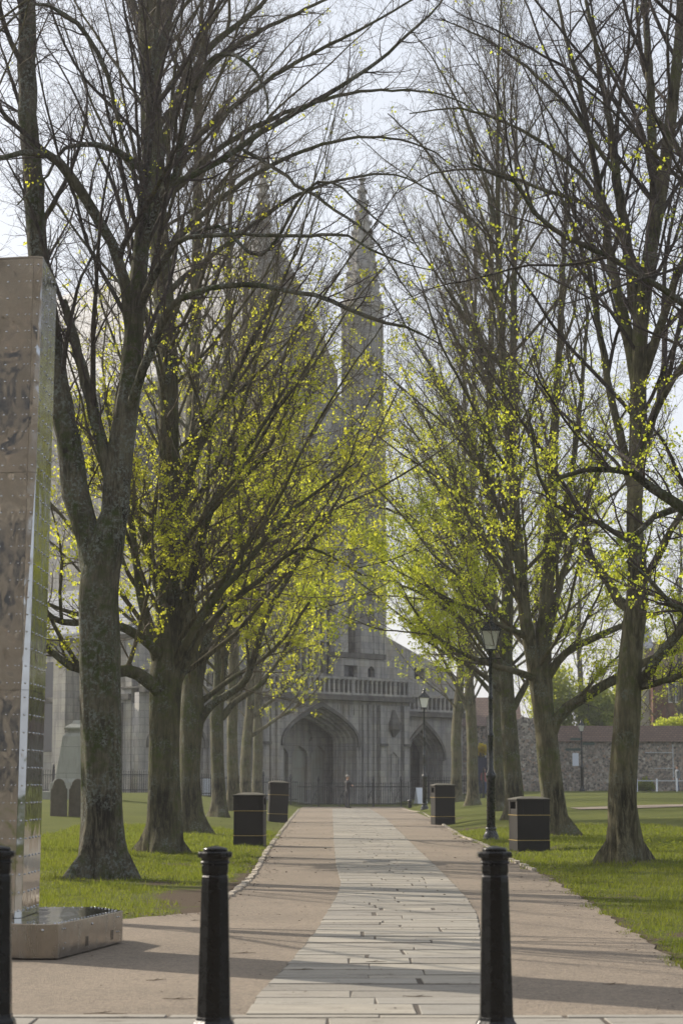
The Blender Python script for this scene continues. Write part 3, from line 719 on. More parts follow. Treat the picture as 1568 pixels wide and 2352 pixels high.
# left row, nearest first
tree('stout old lime tree with lichen-grey forked trunk beside the steel pillar', 30.6,
     [(238, 2012, 107.5), (234, 1960, 103.7), (233, 1850, 98.9), (230, 1700, 99.8), (228, 1500, 107.5), (228, 1360, 99.8), (240, 1270, 99.8), (262, 1180, 69.1), (270, 1080, 71.0), (288, 960, 63.4), (302, 860, 55.7), (311, 720, 49.9), (324, 560, 40.3), (331, 450, 32.6), (340, 300, 21.1), (350, 150, 11.5)],
     limbs=[[.5, (225, 1330, 70), (200, 1240, 56), (176, 1140, 64), (160, 1040, 58), (142, 930, 54), (118, 770, 50), (98, 650, 48), (85, 560, 48), (76, 400, 48), (64, 260, 46), (62, 100, 44), (64, -120, 36)],
            [.2, (264, 1130, 34), (226, 990, 30), (196, 880, 26), (170, 780, 22), (145, 690, 18)],
            [-1.2, (300, 760, 26), (286, 640, 26), (255, 560, 24), (212, 480, 24), (160, 400, 24), (108, 352, 20), (50, 350, 14), (-30, 372, 9)],
            [-3, (285, 965, 23.4), (318, 880, 21.8), (352, 790, 20.3), (392, 706, 17.2), (445, 672, 14.0), (520, 655, 12.5), (600, 655, 11.7), (680, 672, 10.1), (760, 690, 10.1), (840, 728, 9.4), (930, 750, 6.2), (1010, 790, 3.1)],
            [-4, (312, 720, 20.3), (350, 640, 18.7), (400, 560, 14.0), (470, 541, 10.9), (560, 536, 9.4), (650, 540, 8.6), (740, 540, 7.8), (800, 540, 6.2), (850, 575, 6.2), (930, 602, 3.9), (1000, 622, 2.3)],
            [-2, (322, 580, 18.7), (360, 470, 17.2), (400, 400, 15.6), (430, 250, 14.0), (470, 150, 13.3), (520, 120, 10.9), (565, 145, 9.4), (605, 195, 7.0), (615, 260, 4.7)],
            [1, (330, 470, 17.2), (400, 420, 15.6), (500, 370, 15.6), (600, 305, 14.0), (720, 235, 11.7), (840, 160, 9.4), (960, 60, 7.0), (1030, -20, 3.9)],
            [-2, (400, 560, 9.4), (500, 520, 9.4), (600, 585, 7.8), (700, 440, 7.0), (760, 420, 6.2), (860, 500, 4.7), (950, 560, 3.1)],
            [-2.5, (560, 345, 9.4), (640, 390, 8.6), (700, 435, 7.8), (770, 480, 7.0), (850, 540, 6.2), (905, 620, 4.7), (960, 700, 2.3)],
            [-1, (340, 400, 20.3), (270, 345, 15.6), (220, 330, 14.0), (150, 340, 9.4), (110, 400, 6.2), (40, 470, 3.9)],
            [-1, (325, 470, 10.9), (290, 340, 9.4), (225, 120, 10.9), (150, 30, 10.9), (70, 10, 7.0), (-20, 90, 4.7)]],
     H=21, seed=3, boughs=33, zlo=8, blen=6.0, leaf=600, leafz=(4, 14), bark='bark_old', dark=True, lump=.045, sides=44, sec=11, leafsz=0.044)
tree('tall lime tree second along the left row, wide fan of boughs from a thick bole', 40.9,
     [(373, 1957, 81.7), (376, 1900, 77.9), (377, 1800, 72.2), (376, 1700, 68.4), (380, 1600, 74.1), (384, 1540, 79.8), (387, 1440, 58.9), (388, 1250, 54.1), (388, 1080, 55.1), (386, 900, 52.2), (381, 750, 51.3), (370, 620, 53.2), (358, 480, 56.0), (350, 330, 55.1), (345, 150, 52.2), (341, 0, 49.4), (338, -140, 43.7)],
     limbs=[[-2, (376, 1600, 34), (335, 1560, 32), (290, 1540, 28), (235, 1545, 22), (160, 1530, 18), (100, 1480, 12), (30, 1440, 7)],
            [-1, (372, 1540, 30), (345, 1450, 24), (322, 1360, 20), (300, 1200, 16), (270, 1080, 11), (240, 900, 6)],
            [-2, (378, 1520, 26), (330, 1470, 22), (250, 1430, 20), (120, 1420, 14), (40, 1300, 8)],
            [-2, (392, 1560, 26), (440, 1455, 17), (500, 1370, 15), (570, 1290, 13), (650, 1190, 10), (740, 1120, 6), (820, 1060, 3)],
            [-1, (395, 1590, 26), (445, 1490, 17), (510, 1400, 14), (600, 1330, 12), (680, 1262, 9), (745, 1270, 6), (830, 1320, 4)],
            [-1, (390, 1500, 26), (440, 1330, 20), (470, 1210, 17), (520, 1100, 14), (600, 980, 10), (680, 850, 6)],
            [0, (386, 1250, 26), (425, 1120, 19), (470, 1000, 16), (540, 860, 12), (620, 700, 8), (690, 560, 4)],
            [0, (384, 1420, 26), (345, 1280, 18), (310, 1150, 14), (290, 1000, 10)],
            [1, (352, 400, 30), (385, 300, 24), (430, 190, 20), (500, 90, 16), (580, 30, 12), (660, -60, 8)],
            [1, (346, 200, 40), (372, 80, 34), (392, 0, 30), (410, -100, 24)],
            [1, (342, 150, 30), (320, 60, 22), (290, -30, 18)],
            [1, (352, 420, 18), (480, 290, 13), (650, 160, 10), (820, 70, 7), (980, -20, 4), (1100, -90, 2)],
            [0, (356, 480, 18), (520, 330, 13), (720, 235, 9), (900, 205, 6), (1040, 225, 4), (1120, 280, 2)],
            [0, (362, 590, 16), (540, 430, 12), (740, 330, 8), (920, 320, 5), (1040, 380, 3), (1090, 440, 2)],
            [0, (374, 680, 16), (520, 560, 12), (700, 440, 8), (880, 400, 5), (1000, 440, 3)],
            [1, (350, 300, 16), (520, 120, 12), (700, 20, 8), (880, -60, 4)]],
     H=27, seed=12, boughs=68, zlo=3.4, blen=9.5, leaf=23624, leafz=(2.4, 15), leafmat='leaf_yellow', bark='bark', azbias=0.0, lump=.05, sides=34, sec=12, leafsz=0.059)
tree('lime tree third along the left row with long boughs sweeping over the path', 55,
     [(440, 1916, 62), (438, 1870, 52), (437, 1780, 47), (438, 1700, 52), (441, 1640, 60), (440, 1560, 46), (432, 1450, 40), (430, 1300, 36), (436, 1100, 34), (445, 850, 30), (452, 600, 26), (455, 350, 20), (460, 150, 14)],
     limbs=[[-1, (455, 1660, 26), (480, 1625, 19), (530, 1590, 17), (565, 1560, 16), (590, 1490, 14), (615, 1410, 12), (660, 1330, 10), (720, 1240, 8), (780, 1150, 4)],
            [0, (446, 1625, 16), (530, 1560, 11), (620, 1500, 9), (700, 1400, 7), (760, 1280, 4)],
            [0, (448, 1620, 24), (470, 1500, 17), (500, 1380, 14), (560, 1180, 10), (640, 980, 6), (720, 820, 3)],
            [0, (440, 1480, 14), (520, 1330, 11), (620, 1200, 8), (730, 1090, 5), (830, 1020, 3)],
            [0, (432, 1380, 14), (500, 1200, 11), (600, 1040, 7), (720, 900, 4), (800, 830, 2)],
            [0, (448, 1560, 20), (490, 1420, 15), (540, 1330, 12), (620, 1240, 9), (700, 1140, 5)],
            [0, (430, 1560, 20), (400, 1400, 14), (370, 1250, 11), (330, 1100, 7)]],
     H=26, seed=23, boughs=66, zlo=3.6, blen=9, leaf=27000, leafz=(2.4, 17), leafmat='leaf_yellow', azbias=-.2, sides=22, sec=11, ter=8, leafsz=0.060)
tree('slim lime tree fourth along the left row, roots flaring into the turf', 71.6,
     [(503, 1886, 40), (503, 1840, 36), (500, 1750, 33), (498, 1650, 34), (503, 1570, 30), (506, 1400, 27), (512, 1200, 24), (516, 1000, 21), (524, 700, 16), (530, 450, 11)],
     limbs=[[0, (508, 1650, 18), (545, 1610, 14), (600, 1570, 11), (650, 1500, 8), (700, 1400, 4)],
            [0, (503, 1600, 15), (530, 1450, 11), (580, 1250, 8), (640, 1050, 5), (720, 880, 2.5)],
            [0, (506, 1500, 14), (570, 1340, 10), (660, 1220, 7), (760, 1130, 4), (840, 1090, 2)],
            [0, (512, 1250, 13), (570, 1080, 9), (650, 930, 6), (740, 820, 3)]],
     H=27, seed=31, boughs=61, zlo=4, blen=9, leaf=24750, leafz=(2.6, 20), leafmat='leaf_yellow', sides=16, ter=8, qua=2, sec=11, leafsz=0.069)
tree('pale lime tree fifth along the left row behind the bins', 85,
     [(535, 1872, 34), (535, 1800, 29), (533, 1700, 27), (535, 1600, 26), (540, 1400, 22), (552, 1100, 18), (560, 800, 13), (566, 560, 8)],
     H=25, seed=37, boughs=58, zlo=4.2, blen=8.5, leaf=8100, leafz=(3, 22), leafmat='leaf_yellow', bark='bark_pale', sides=14, ter=7, qua=2, sec=10, leafsz=0.073)
tree('leaning lime tree sixth along the left row', 102,
     [(564, 1850, 30), (564, 1780, 27), (568, 1700, 26), (574, 1620, 22), (582, 1450, 18), (590, 1200, 15), (596, 900, 10), (600, 700, 6)],
     limbs=[[0, (576, 1650, 10), (610, 1620, 8), (660, 1580, 6), (720, 1530, 3)], [0, (578, 1690, 9), (630, 1655, 7), (700, 1610, 5), (740, 1570, 2.5)]],
     H=24, seed=41, boughs=53, zlo=4.5, blen=8, leaf=3276, leafz=(3, 24), leafmat='leaf_green', bark='bark_pale', sides=12, ter=7, qua=2, sec=9, leafsz=0.073)
tree('lime tree nearest the cathedral on the left, close behind the leaning one', 114,
     [(592, 1852, 27), (591, 1780, 24), (592, 1680, 22), (592, 1600, 19), (596, 1400, 16), (602, 1100, 12), (606, 850, 7)],
     H=23, seed=43, boughs=46, zlo=4.8, blen=7.5, leaf=1944, leafz=(3, 24), leafmat='leaf_green', bark='bark_pale', sides=12, ter=6, qua=2, sec=9, leafsz=0.078)
# right row, nearest first
tree('olive-barked lime tree on the right lawn, straight bole and flared root foot', 35.4,
     [(1437, 1984, 76.3), (1436, 1930, 71.6), (1428, 1850, 67.0), (1432, 1750, 65.1), (1440, 1620, 65.1), (1450, 1480, 57.7), (1462, 1370, 57.7), (1462, 1270, 46.5), (1456, 1180, 40.9), (1464, 1000, 40.9), (1468, 820, 41.9), (1476, 700, 39.1), (1492, 580, 35.3), (1520, 420, 31.6), (1542, 250, 29.8), (1560, 60, 25.1), (1566, -80, 18.6)],
     limbs=[[1, (1448, 1400, 30), (1420, 1380, 24), (1395, 1335, 22), (1362, 1290, 20), (1338, 1258, 15), (1300, 1235, 8), (1262, 1180, 4)],
            [1, (1466, 900, 34), (1440, 760, 28), (1410, 640, 24), (1385, 480, 20), (1360, 350, 16), (1330, 200, 13), (1300, 90, 9), (1275, -20, 6)],
            [1, (1470, 760, 30), (1440, 560, 24), (1415, 400, 20), (1395, 250, 16), (1370, 120, 12), (1345, 0, 9)],
            [1, (1440, 560, 12), (1330, 400, 10), (1200, 300, 8), (1060, 250, 5), (940, 260, 3)],
            [1, (1415, 400, 12), (1290, 230, 9), (1150, 110, 6), (1010, 40, 3)],
            [1, (1385, 480, 11), (1260, 440, 9), (1120, 390, 6), (990, 400, 4), (900, 450, 2)],
            [1, (1482, 650, 30), (1500, 480, 24), (1496, 300, 22), (1490, 150, 18), (1480, 0, 14)],
            [1, (1458, 1150, 26), (1430, 1020, 20), (1400, 900, 17), (1380, 780, 15), (1350, 620, 12), (1300, 480, 8), (1250, 380, 4)],
            [-1, (1465, 1580, 16), (1510, 1570, 15), (1570, 1550, 13), (1640, 1545, 9)],
            [-1, (1468, 1570, 26), (1510, 1510, 22), (1570, 1440, 20), (1640, 1380, 14), (1720, 1280, 8)],
            [-1, (1462, 1370, 20), (1540, 1220, 16), (1600, 1120, 10)],
            [-1, (1470, 880, 24), (1520, 740, 20), (1560, 620, 17), (1620, 480, 12)],
            [-1, (1466, 1080, 22), (1500, 960, 18), (1540, 880, 14), (1600, 790, 9)]],
     H=24, seed=51, boughs=44, zlo=6.5, blen=7, leaf=3120, leafz=(3, 15), leafmat='leaf_green', bark='bark_pale', dark=True, sides=36, sec=10, leafsz=0.049)
tree('lime tree behind the right bin splitting low into two stems and a curved limb', 52,
     [(1284, 1924, 58), (1276, 1880, 54), (1266, 1800, 56), (1258, 1720, 56), (1250, 1650, 54), (1238, 1580, 46), (1222, 1500, 36), (1208, 1430, 32), (1196, 1320, 30), (1182, 1180, 27), (1170, 1020, 24), (1156, 850, 20), (1146, 650, 16), (1142, 450, 11), (1142, 300, 7)],
     limbs=[[0, (1254, 1660, 40), (1250, 1560, 34), (1250, 1450, 34), (1256, 1330, 30), (1264, 1180, 26), (1272, 1000, 21), (1284, 800, 16), (1296, 550, 10), (1304, 330, 5)],
            [-1, (1262, 1690, 34), (1276, 1655, 28), (1300, 1628, 26), (1350, 1596, 24), (1410, 1560, 22), (1470, 1525, 17), (1540, 1500, 12), (1600, 1490, 7)],
            [-1, (1255, 1560, 22), (1300, 1500, 17), (1370, 1462, 15), (1450, 1430, 12), (1540, 1400, 7)],
            [-2, (1235, 1560, 20), (1190, 1545, 15), (1130, 1528, 12), (1060, 1500, 10), (1000, 1462, 8), (950, 1400, 5), (920, 1340, 3)],
            [-2, (1212, 1460, 16), (1150, 1438, 11), (1090, 1400, 9), (1010, 1370, 7), (950, 1310, 4)],
            [0, (1250, 1500, 18), (1290, 1330, 14), (1340, 1180, 11), (1400, 1020, 7)],
            [0, (1150, 720, 12), (1080, 520, 9), (990, 360, 6), (890, 260, 3)],
            [0, (1146, 560, 10), (1090, 330, 7), (1010, 160, 4), (930, 50, 2)],
            [0, (1196, 1320, 16), (1150, 1180, 12), (1090, 1030, 9), (1020, 880, 5)],
            [0, (1258, 1350, 18), (1300, 1150, 14), (1330, 950, 11), (1350, 700, 7)]],
     H=26, seed=57, boughs=61, zlo=4.2, blen=8.5, leaf=28124, leafz=(2.4, 15), leafmat='leaf_green', bark='bark_pale', azbias=math.pi, sides=28, sec=12, leafsz=0.064)
tree('straight lime tree standing behind the right bin and the near lamp post', 66.6,
     [(1182, 1896, 48), (1180, 1820, 44), (1172, 1720, 40), (1166, 1620, 39), (1162, 1540, 36), (1164, 1400, 30), (1168, 1200, 26), (1176, 950, 21), (1180, 700, 16), (1184, 450, 10), (1186, 300, 6)],
     limbs=[[0, (1160, 1600, 16), (1120, 1560, 12), (1060, 1520, 9), (990, 1480, 6), (930, 1430, 3)],
            [0, (1172, 1640, 18), (1215, 1560, 13), (1260, 1490, 11), (1320, 1430, 7)],
            [0, (1160, 1500, 15), (1110, 1350, 11), (1040, 1180, 8), (960, 1060, 5), (880, 990, 3)],
            [-1, (1163, 1440, 14), (1100, 1330, 10), (1010, 1240, 8), (920, 1180, 6), (840, 1160, 3)],
            [1, (1166, 1280, 13), (1100, 1080, 10), (1020, 900, 7), (940, 760, 4), (880, 650, 2.5)],
            [0, (1160, 1560, 14), (1080, 1440, 10), (980, 1370, 7), (880, 1330, 4), (820, 1320, 2.5)],
            [1, (1172, 1080, 12), (1110, 860, 9), (1050, 650, 6), (980, 460, 3)]],
     H=27, seed=61, boughs=68, zlo=4.2, blen=9, leaf=30374, leafz=(2.6, 17), leafmat='leaf_green', bark='bark', azbias=math.pi, sides=20, ter=8, sec=11, qua=3, leafsz=0.065)
tree('lime tree between the two lamp posts on the right, trunk darker than its neighbours', 82,
     [(1146, 1877, 36), (1145, 1800, 31), (1142, 1700, 29), (1138, 1600, 27), (1132, 1450, 24), (1128, 1200, 20), (1126, 900, 16), (1128, 600, 10), (1130, 400, 6)],
     limbs=[[0, (1135, 1600, 13), (1100, 1560, 10), (1050, 1500, 7), (1000, 1430, 4), (940, 1390, 2.5)],
            [0, (1132, 1480, 12), (1070, 1370, 9), (980, 1280, 6), (890, 1230, 4), (820, 1215, 2)],
            [0, (1130, 1300, 12), (1070, 1130, 9), (990, 980, 6), (900, 870, 3)],
            [0, (1128, 1050, 10), (1060, 820, 7), (990, 600, 4), (950, 470, 2)]],
     H=28, seed=67, boughs=68, zlo=4.5, blen=9, leaf=15120, leafz=(3, 22), leafmat='leaf_green', bark='bark', azbias=math.pi, sides=16, ter=8, sec=10, qua=2, leafsz=0.073)
tree('lime tree with a slightly bulging base fifth along the right row', 98,
     [(1087, 1864, 33), (1086, 1800, 28), (1084, 1700, 26), (1080, 1620, 25), (1076, 1520, 20), (1080, 1300, 16), (1086, 1000, 13), (1090, 750, 9), (1094, 550, 5)],
     limbs=[[0, (1080, 1640, 12), (1050, 1580, 9), (1010, 1500, 6), (950, 1400, 3)], [0, (1080, 1450, 10), (1020, 1300, 7), (940, 1180, 4), (880, 1110, 2)]],
     H=28, seed=71, boughs=66, zlo=4.6, blen=8.5, leaf=8100, leafz=(3, 26), leafmat='leaf_green', bark='bark_pale', sides=14, ter=7, sec=10, qua=2, leafsz=0.078)
tree('farthest lime tree on the right, beside the far lamp post', 112,
     [(1048, 1848, 28), (1048, 1780, 25), (1047, 1700, 24), (1052, 1620, 22), (1058, 1500, 18), (1062, 1250, 14), (1066, 950, 10), (1068, 700, 5)],
     limbs=[[0, (1052, 1660, 12), (1072, 1600, 9), (1090, 1500, 6)]],
     H=27, seed=73, boughs=61, zlo=4.6, blen=8, leaf=4950, leafz=(3, 26), leafmat='leaf_green', bark='bark_pale', sides=12, ter=7, sec=9, qua=2, leafsz=0.083)
# a tree just outside the frame whose dark boughs reach in
tree('dark gnarled tree at the right edge, crooked boughs reaching in over the lawn', 29,
     [(1790, 2060, 110), (1785, 1700, 96), (1770, 1350, 90), (1765, 1000, 70), (1760, 600, 56), (1750, 200, 40)],
     limbs=[[-1, (1765, 1420, 40), (1690, 1300, 34), (1620, 1210, 28), (1560, 1165, 25), (1500, 1120, 21), (1450, 1085, 17), (1400, 1080, 13), (1350, 1078, 12), (1290, 1095, 10), (1268, 1110, 7)],
            [-1, (1560, 1165, 18), (1500, 1190, 14), (1440, 1240, 12), (1380, 1200, 11), (1310, 1185, 10), (1262, 1150, 9), (1235, 1090, 8), (1222, 1000, 7), (1212, 940, 5)],
            [-2, (1762, 1050, 36), (1690, 860, 28), (1610, 740, 22), (1560, 690, 18), (1480, 640, 15), (1400, 590, 14), (1330, 560, 13), (1270, 525, 12), (1225, 490, 11), (1205, 450, 10), (1180, 420, 9), (1120, 395, 7), (1082, 375, 6), (1085, 340, 4)],
            [-1, (1766, 1300, 30), (1680, 1330, 22), (1600, 1400, 17), (1540, 1390, 13), (1490, 1330, 10), (1440, 1290, 6)],
            [0, (1760, 700, 30), (1680, 560, 24), (1600, 430, 18), (1550, 330, 14), (1500, 260, 9), (1450, 230, 5)]],
     H=20, seed=83, boughs=26, zlo=6, blen=7.5, leaf=3120, leafz=(3, 13), leafmat='leaf_green', bark='bark_old', dark=True, sec=13, leafsz=0.049, ang=(5, 40), upb=.1, group='old trees at the edge of the lawn')
# trees far behind the flint wall on the right
for i, (X, D, Yt, lab) in enumerate(((1330, 156, 1130, 'bare tree beyond the flint wall, directly above the finger-post lamp'), (1455, 165, 1180, 'bare twiggy tree beyond the flint wall in front of the brick house'), (1560, 152, 1090, 'bare tree beyond the flint wall at the right edge of the view'), (1230, 160, 1000, 'tall bare tree behind the ruined end of the flint wall'))):
    zt = (at(X, Yt, D)).z
    tree(lab, D, [(X, 1800, 18), (X+3, 1600, 15), (X-2, 1450, 12), (X+4, 1300, 7)], H=zt, seed=90+i, boughs=44, zlo=3.5, blen=7, leaf=2640, leafz=(3, 25), leafmat='leaf_green', sides=10, ter=6, qua=2, sec=9, group='bare trees beyond the flint wall', name='bare_tree', base_z=.6, leafsz=0.088, bark='bark')

for X_, D_, sd_0, lb_ in ((-560, 24.5, 131, 'lime tree out of view beyond the steel pillar, casting shade on the path'), (-520, 34, 132, 'lime tree outside the view on the left, shading the near paving'), (-420, 44, 133, 'farther lime tree outside the view on the left lawn')):
    tree(lb_, D_, [(X_, 2100, 70*30/D_), (X_, 1500, 60*30/D_), (X_+6, 1000, 46*30/D_), (X_, 500, 34*30/D_)], H=19, seed=sd_0, boughs=39, zlo=3.5, blen=8.5, leaf=0, bark='bark', sides=16, sec=12, ter=8, qua=1, group='lime trees outside the view on the left')

# ------------------------------------------------------------------ bollards
def bollard(px, D, label):
    p = at(px, 2300, D); t = thing('bollard', (p.x, D, .02), label, 'bollard', 'cast iron bollards across the path entrance')
    c = math.pi/8
    m = MB(); m.lathe([(.150, -.12), (.150, .035), (.128, .05), (.124, .075), (.108, .095), (.104, .115)], 8, rot=c, smooth=False)
    m.build('base', M['black'], t, False, bevel=.004)
    m = MB(); m.lathe([(.101, .112), (.082, .872), (.080, .90), (.0745, .905), (.0745, .915)], 8, rot=c, smooth=False)
    m.lathe([(.079, .915), (.081, .93), (.081, .962), (.078, .968)], 8, rot=c, smooth=False)
    m.build('shaft', M['black'], t, False, bevel=.003)
    m = MB(); m.lathe([(.079, .968), (.090, .974), (.090, .980), (.082, .990), (.086, 1.004), (.102, 1.008), (.105, 1.014), (.105, 1.034), (.101, 1.040), (.07, 1.042)], 8, rot=c, smooth=False)
    m.lathe([(.069, 1.040), (.071, 1.046), (.071, 1.056), (.064, 1.063), (.040, 1.067), (.014, 1.073), (.004, 1.074)], 20)
    m.build('cap', M['black'], t, False, bevel=.003)
    return t
bollard(-11, 11.75, 'black octagonal iron bollard cut by the left edge, in front of the steel pillar')
bollard(491.5, 11.62, 'black octagonal iron bollard standing left of the flagstones')
bollard(1139, 11.62, 'black octagonal iron bollard standing at the right edge of the flagstones')

# ------------------------------------------------------------------ litter bins
def litter_bin(X0, X1, Yb, Yt, D, label, rz, sc_=1.0):
    p = at((X0+X1)/2, Yb, D); zb = gzf(p.x, D); pt = at((X0+X1)/2, Yt, D); H = pt.z-zb
    w = (X1-X0)*D/FPX*.5
    t = thing('litter_bin', (p.x, D+w, zb-.01), label, 'litter bin', 'square black litter bins along the path', rz)
    w = w*.90; b = MB()
    b.prism([(-w, -w), (w, -w), (w, w), (-w, w)], 0, H*.20, None, None)
    b.prism([(-w*.99, -w*.99), (w*.99, -w*.99), (w*.99, w*.99), (-w*.99, w*.99)], H*.215, H*.655)
    b.build('body', M['bin'], t, False, bevel=.012)
    g = MB()
    for z in (.2, .655):
        g = MB(); g.box(-w*1.03, w*1.03, -w*1.03, w*1.03, H*z, H*(z+.013)); g.build('gold_band', M['gold'], t, False)
    h = MB()
    z0, z1 = H*.669, H*.93
    for sx in (-1, 1):
        for sy in (-1, 1): h.box(min(sx*w, sx*w*.62), max(sx*w, sx*w*.62), min(sy*w, sy*w*.62), max(sy*w, sy*w*.62), z0, z1)
    h.box(-w*.995, w*.995, -w*.98, -w*.9, z0, z1); h.box(-w*.995, w*.995, w*.9, w*.98, z0, z1)     # closed front and back
    for sx in (-1, 1):
        h.box(min(sx*w*.98, sx*w*.9), max(sx*w*.98, sx*w*.9), -w*.95, w*.95, z0, z0+(z1-z0)*.40)
        h.box(min(sx*w*.98, sx*w*.9), max(sx*w*.98, sx*w*.9), -w*.95, w*.95, z1-(z1-z0)*.12, z1)
    h.build('hood', M['bin'], t, False, bevel=.006)
    l = MB(); e = w*1.06
    l.box(-e, e, -e, e, H*.925, H*.945)
    l.build('rim', M['bin'], t, False, bevel=.008)
    l = MB(); l.prism([(-e*.98, -e*.98), (e*.98, -e*.98), (e*.98, e*.98), (-e*.98, e*.98)], H*.946, H*.962)
    l.prism([(-e*.97, -e*.97), (e*.97, -e*.97), (e*.97, e*.97), (-e*.97, e*.97)], H*.962, H*1.0, None, [(-e*.42, -e*.42), (e*.42, -e*.42), (e*.42, e*.42), (-e*.42, e*.42)])
    l.build('lid', M['bin_top'], t, False, bevel=.01)
    return t
litter_bin(534, 610, 1942, 1820, 46.0, 'near left litter bin, black with two gold bands, in front of the pale lime trees', math.radians(-4))
litter_bin(612, 660, 1872, 1793, 73.0, 'smaller-looking farther left litter bin, leaning slightly beside the kerb', math.radians(7)).rotation_euler[1] = math.radians(2)
litter_bin(1177, 1262, 1955, 1829, 42.7, 'near right litter bin with gold bands and open slot, before the two-stemmed lime', math.radians(10))
litter_bin(992, 1044, 1877, 1799, 69.0, 'farther right litter bin beside the kerb, left of the near lamp post', math.radians(10))

# ------------------------------------------------------------------ lamp posts
def lamp(px, D, Yt, label, fingers=False, tilt=0):
    p = at(px, 1900, D); zb = gzf(p.x, D); H = at(px, Yt, D).z-zb; k = H/5.8
    t = thing('lamp_post', (p.x, D, zb-.01), label, 'lamp post', 'victorian style lamp posts beside the avenue'); t.rotation_euler[1] = tilt
    m = MB(); m.lathe([(.21, -.05), (.21, .05), (.19, .07), (.20, .10), (.15, .2), (.125, .26), (.14, .28), (.14, .31), (.115, .33)], 18)
    m.build('base', M['lampgreen'], t, False)
    m = MB(); m.lathe([(.112, .33), (.105, 1.55), (.13, 1.58), (.13, 1.66), (.10, 1.72), (.068, 1.78), (.062, 2.6), (.075, 2.62), (.075, 2.68), (.058, 2.72), (.052, 3.55), (.064, 3.57), (.064, 3.62), (.05, 3.66), (.044, H-1.06*k), (.07, H-1.05*k), (.05, H-1.0*k)], 16)
    m.build('column', M['lampgreen'], t, False)
    m = MB(); m.tube([(-.24, 0, H-1.2*k), (.24, 0, H-1.2*k)], .014, 8)
    m.lathe([(.028, -.02), (.03, .02)], 8, c=(-.25, 0, H-1.2*k)); m.lathe([(.028, -.02), (.03, .02)], 8, c=(.25, 0, H-1.2*k))
    m.build('ladder_bar', M['lampgreen'], t, False)
    # lantern: four glass panes between corner bars, hipped roof and finial
    z0, z1 = H-.98*k, H-.50*k; a, b = .135*k, .235*k
    fr = MB()
    for z, r in ((z0, a), (z1, b)):
        for s in (-1, 1): fr.box(-r-.012, r+.012, s*r-.012, s*r+.012, z-.012, z+.012); fr.box(s*r-.012, s*r+.012, -r+.014, r-.014, z-.0115, z+.0115)
    for sx in (-1, 1):
        for sy in (-1, 1): fr.tube([(sx*a, sy*a, z0), (sx*b, sy*b, z1)], .013, 6)
    fr.lathe([(a*.95, z0-.03), (a*.95, z0-.014)], 4, rot=math.pi/4, smooth=False)
    ln = fr.build('lantern', M['lampgreen'], t, False)
    gl = MB(); gl.prism([(-a*.93, -a*.93), (a*.93, -a*.93), (a*.93, a*.93), (-a*.93, a*.93)], z0+.013, z1-.013, None, [(-b*.95, -b*.95), (b*.95, -b*.95), (b*.95, b*.95), (-b*.95, b*.95)])
    gl.build('glass', M['lampglass'], ln, False)
    rf = MB(); rf.prism([(-b*1.14, -b*1.14), (b*1.14, -b*1.14), (b*1.14, b*1.14), (-b*1.14, b*1.14)], z1+.013, z1+.03)
    rf.prism([(-b*1.1, -b*1.1), (b*1.1, -b*1.1), (b*1.1, b*1.1), (-b*1.1, b*1.1)], z1+.03, z1+.2*k, None, [(-b*.42, -b*.42), (b*.42, -b*.42), (b*.42, b*.42), (-b*.42, b*.42)])
    rf.lathe([(b*.44, z1+.2*k), (b*.48, z1+.22*k), (b*.42, z1+.25*k), (b*.24, z1+.29*k), (b*.30, z1+.32*k), (b*.34, z1+.36*k), (b*.26, z1+.40*k), (b*.08, z1+.43*k), (b*.13, z1+.455*k), (b*.05, z1+.48*k), (.004, H)], 14)
    rf.build('lantern_roof', M['lampgreen'], ln, False)
    if fingers:
        for z, s, w in ((2.75, -1, .95), (3.15, 1, .75), (3.45, -1, .62)):
            g = MB(); x0, x1 = (s*.08, s*(.08+w)); g.prism([(x0, -.012), (x1, -.012), (x1, .012), (x0, .012)] if s > 0 else [(x1, -.012), (x0, -.012), (x0, .012), (x1, .012)], z, z+.17)
            tip = s*(.08+w); g.add([(tip, -.012, z), (tip, .012, z), (tip+s*.12, -.012, z+.085), (tip+s*.12, .012, z+.085), (tip, -.012, z+.17), (tip, .012, z+.17)], [(0, 2, 4), (1, 5, 3), (0, 1, 3, 2), (2, 3, 5, 4)])
            g.build('finger_sign', M['fsign'], t, False)
    return t
M['fsign'] = simple('green_sign', (.02, .05, .04), .6)
lamp(1127, 51.2, 1404, 'near lamp post with four-sided glass lantern, right of the path by the bin', tilt=math.radians(.35))
lamp(975, 100.5, 1578, 'distant lamp post in front of the cathedral at the right kerb')
lamp(1338, 137, 1652, 'distant lamp post carrying green finger signs before the flint wall', fingers=True)

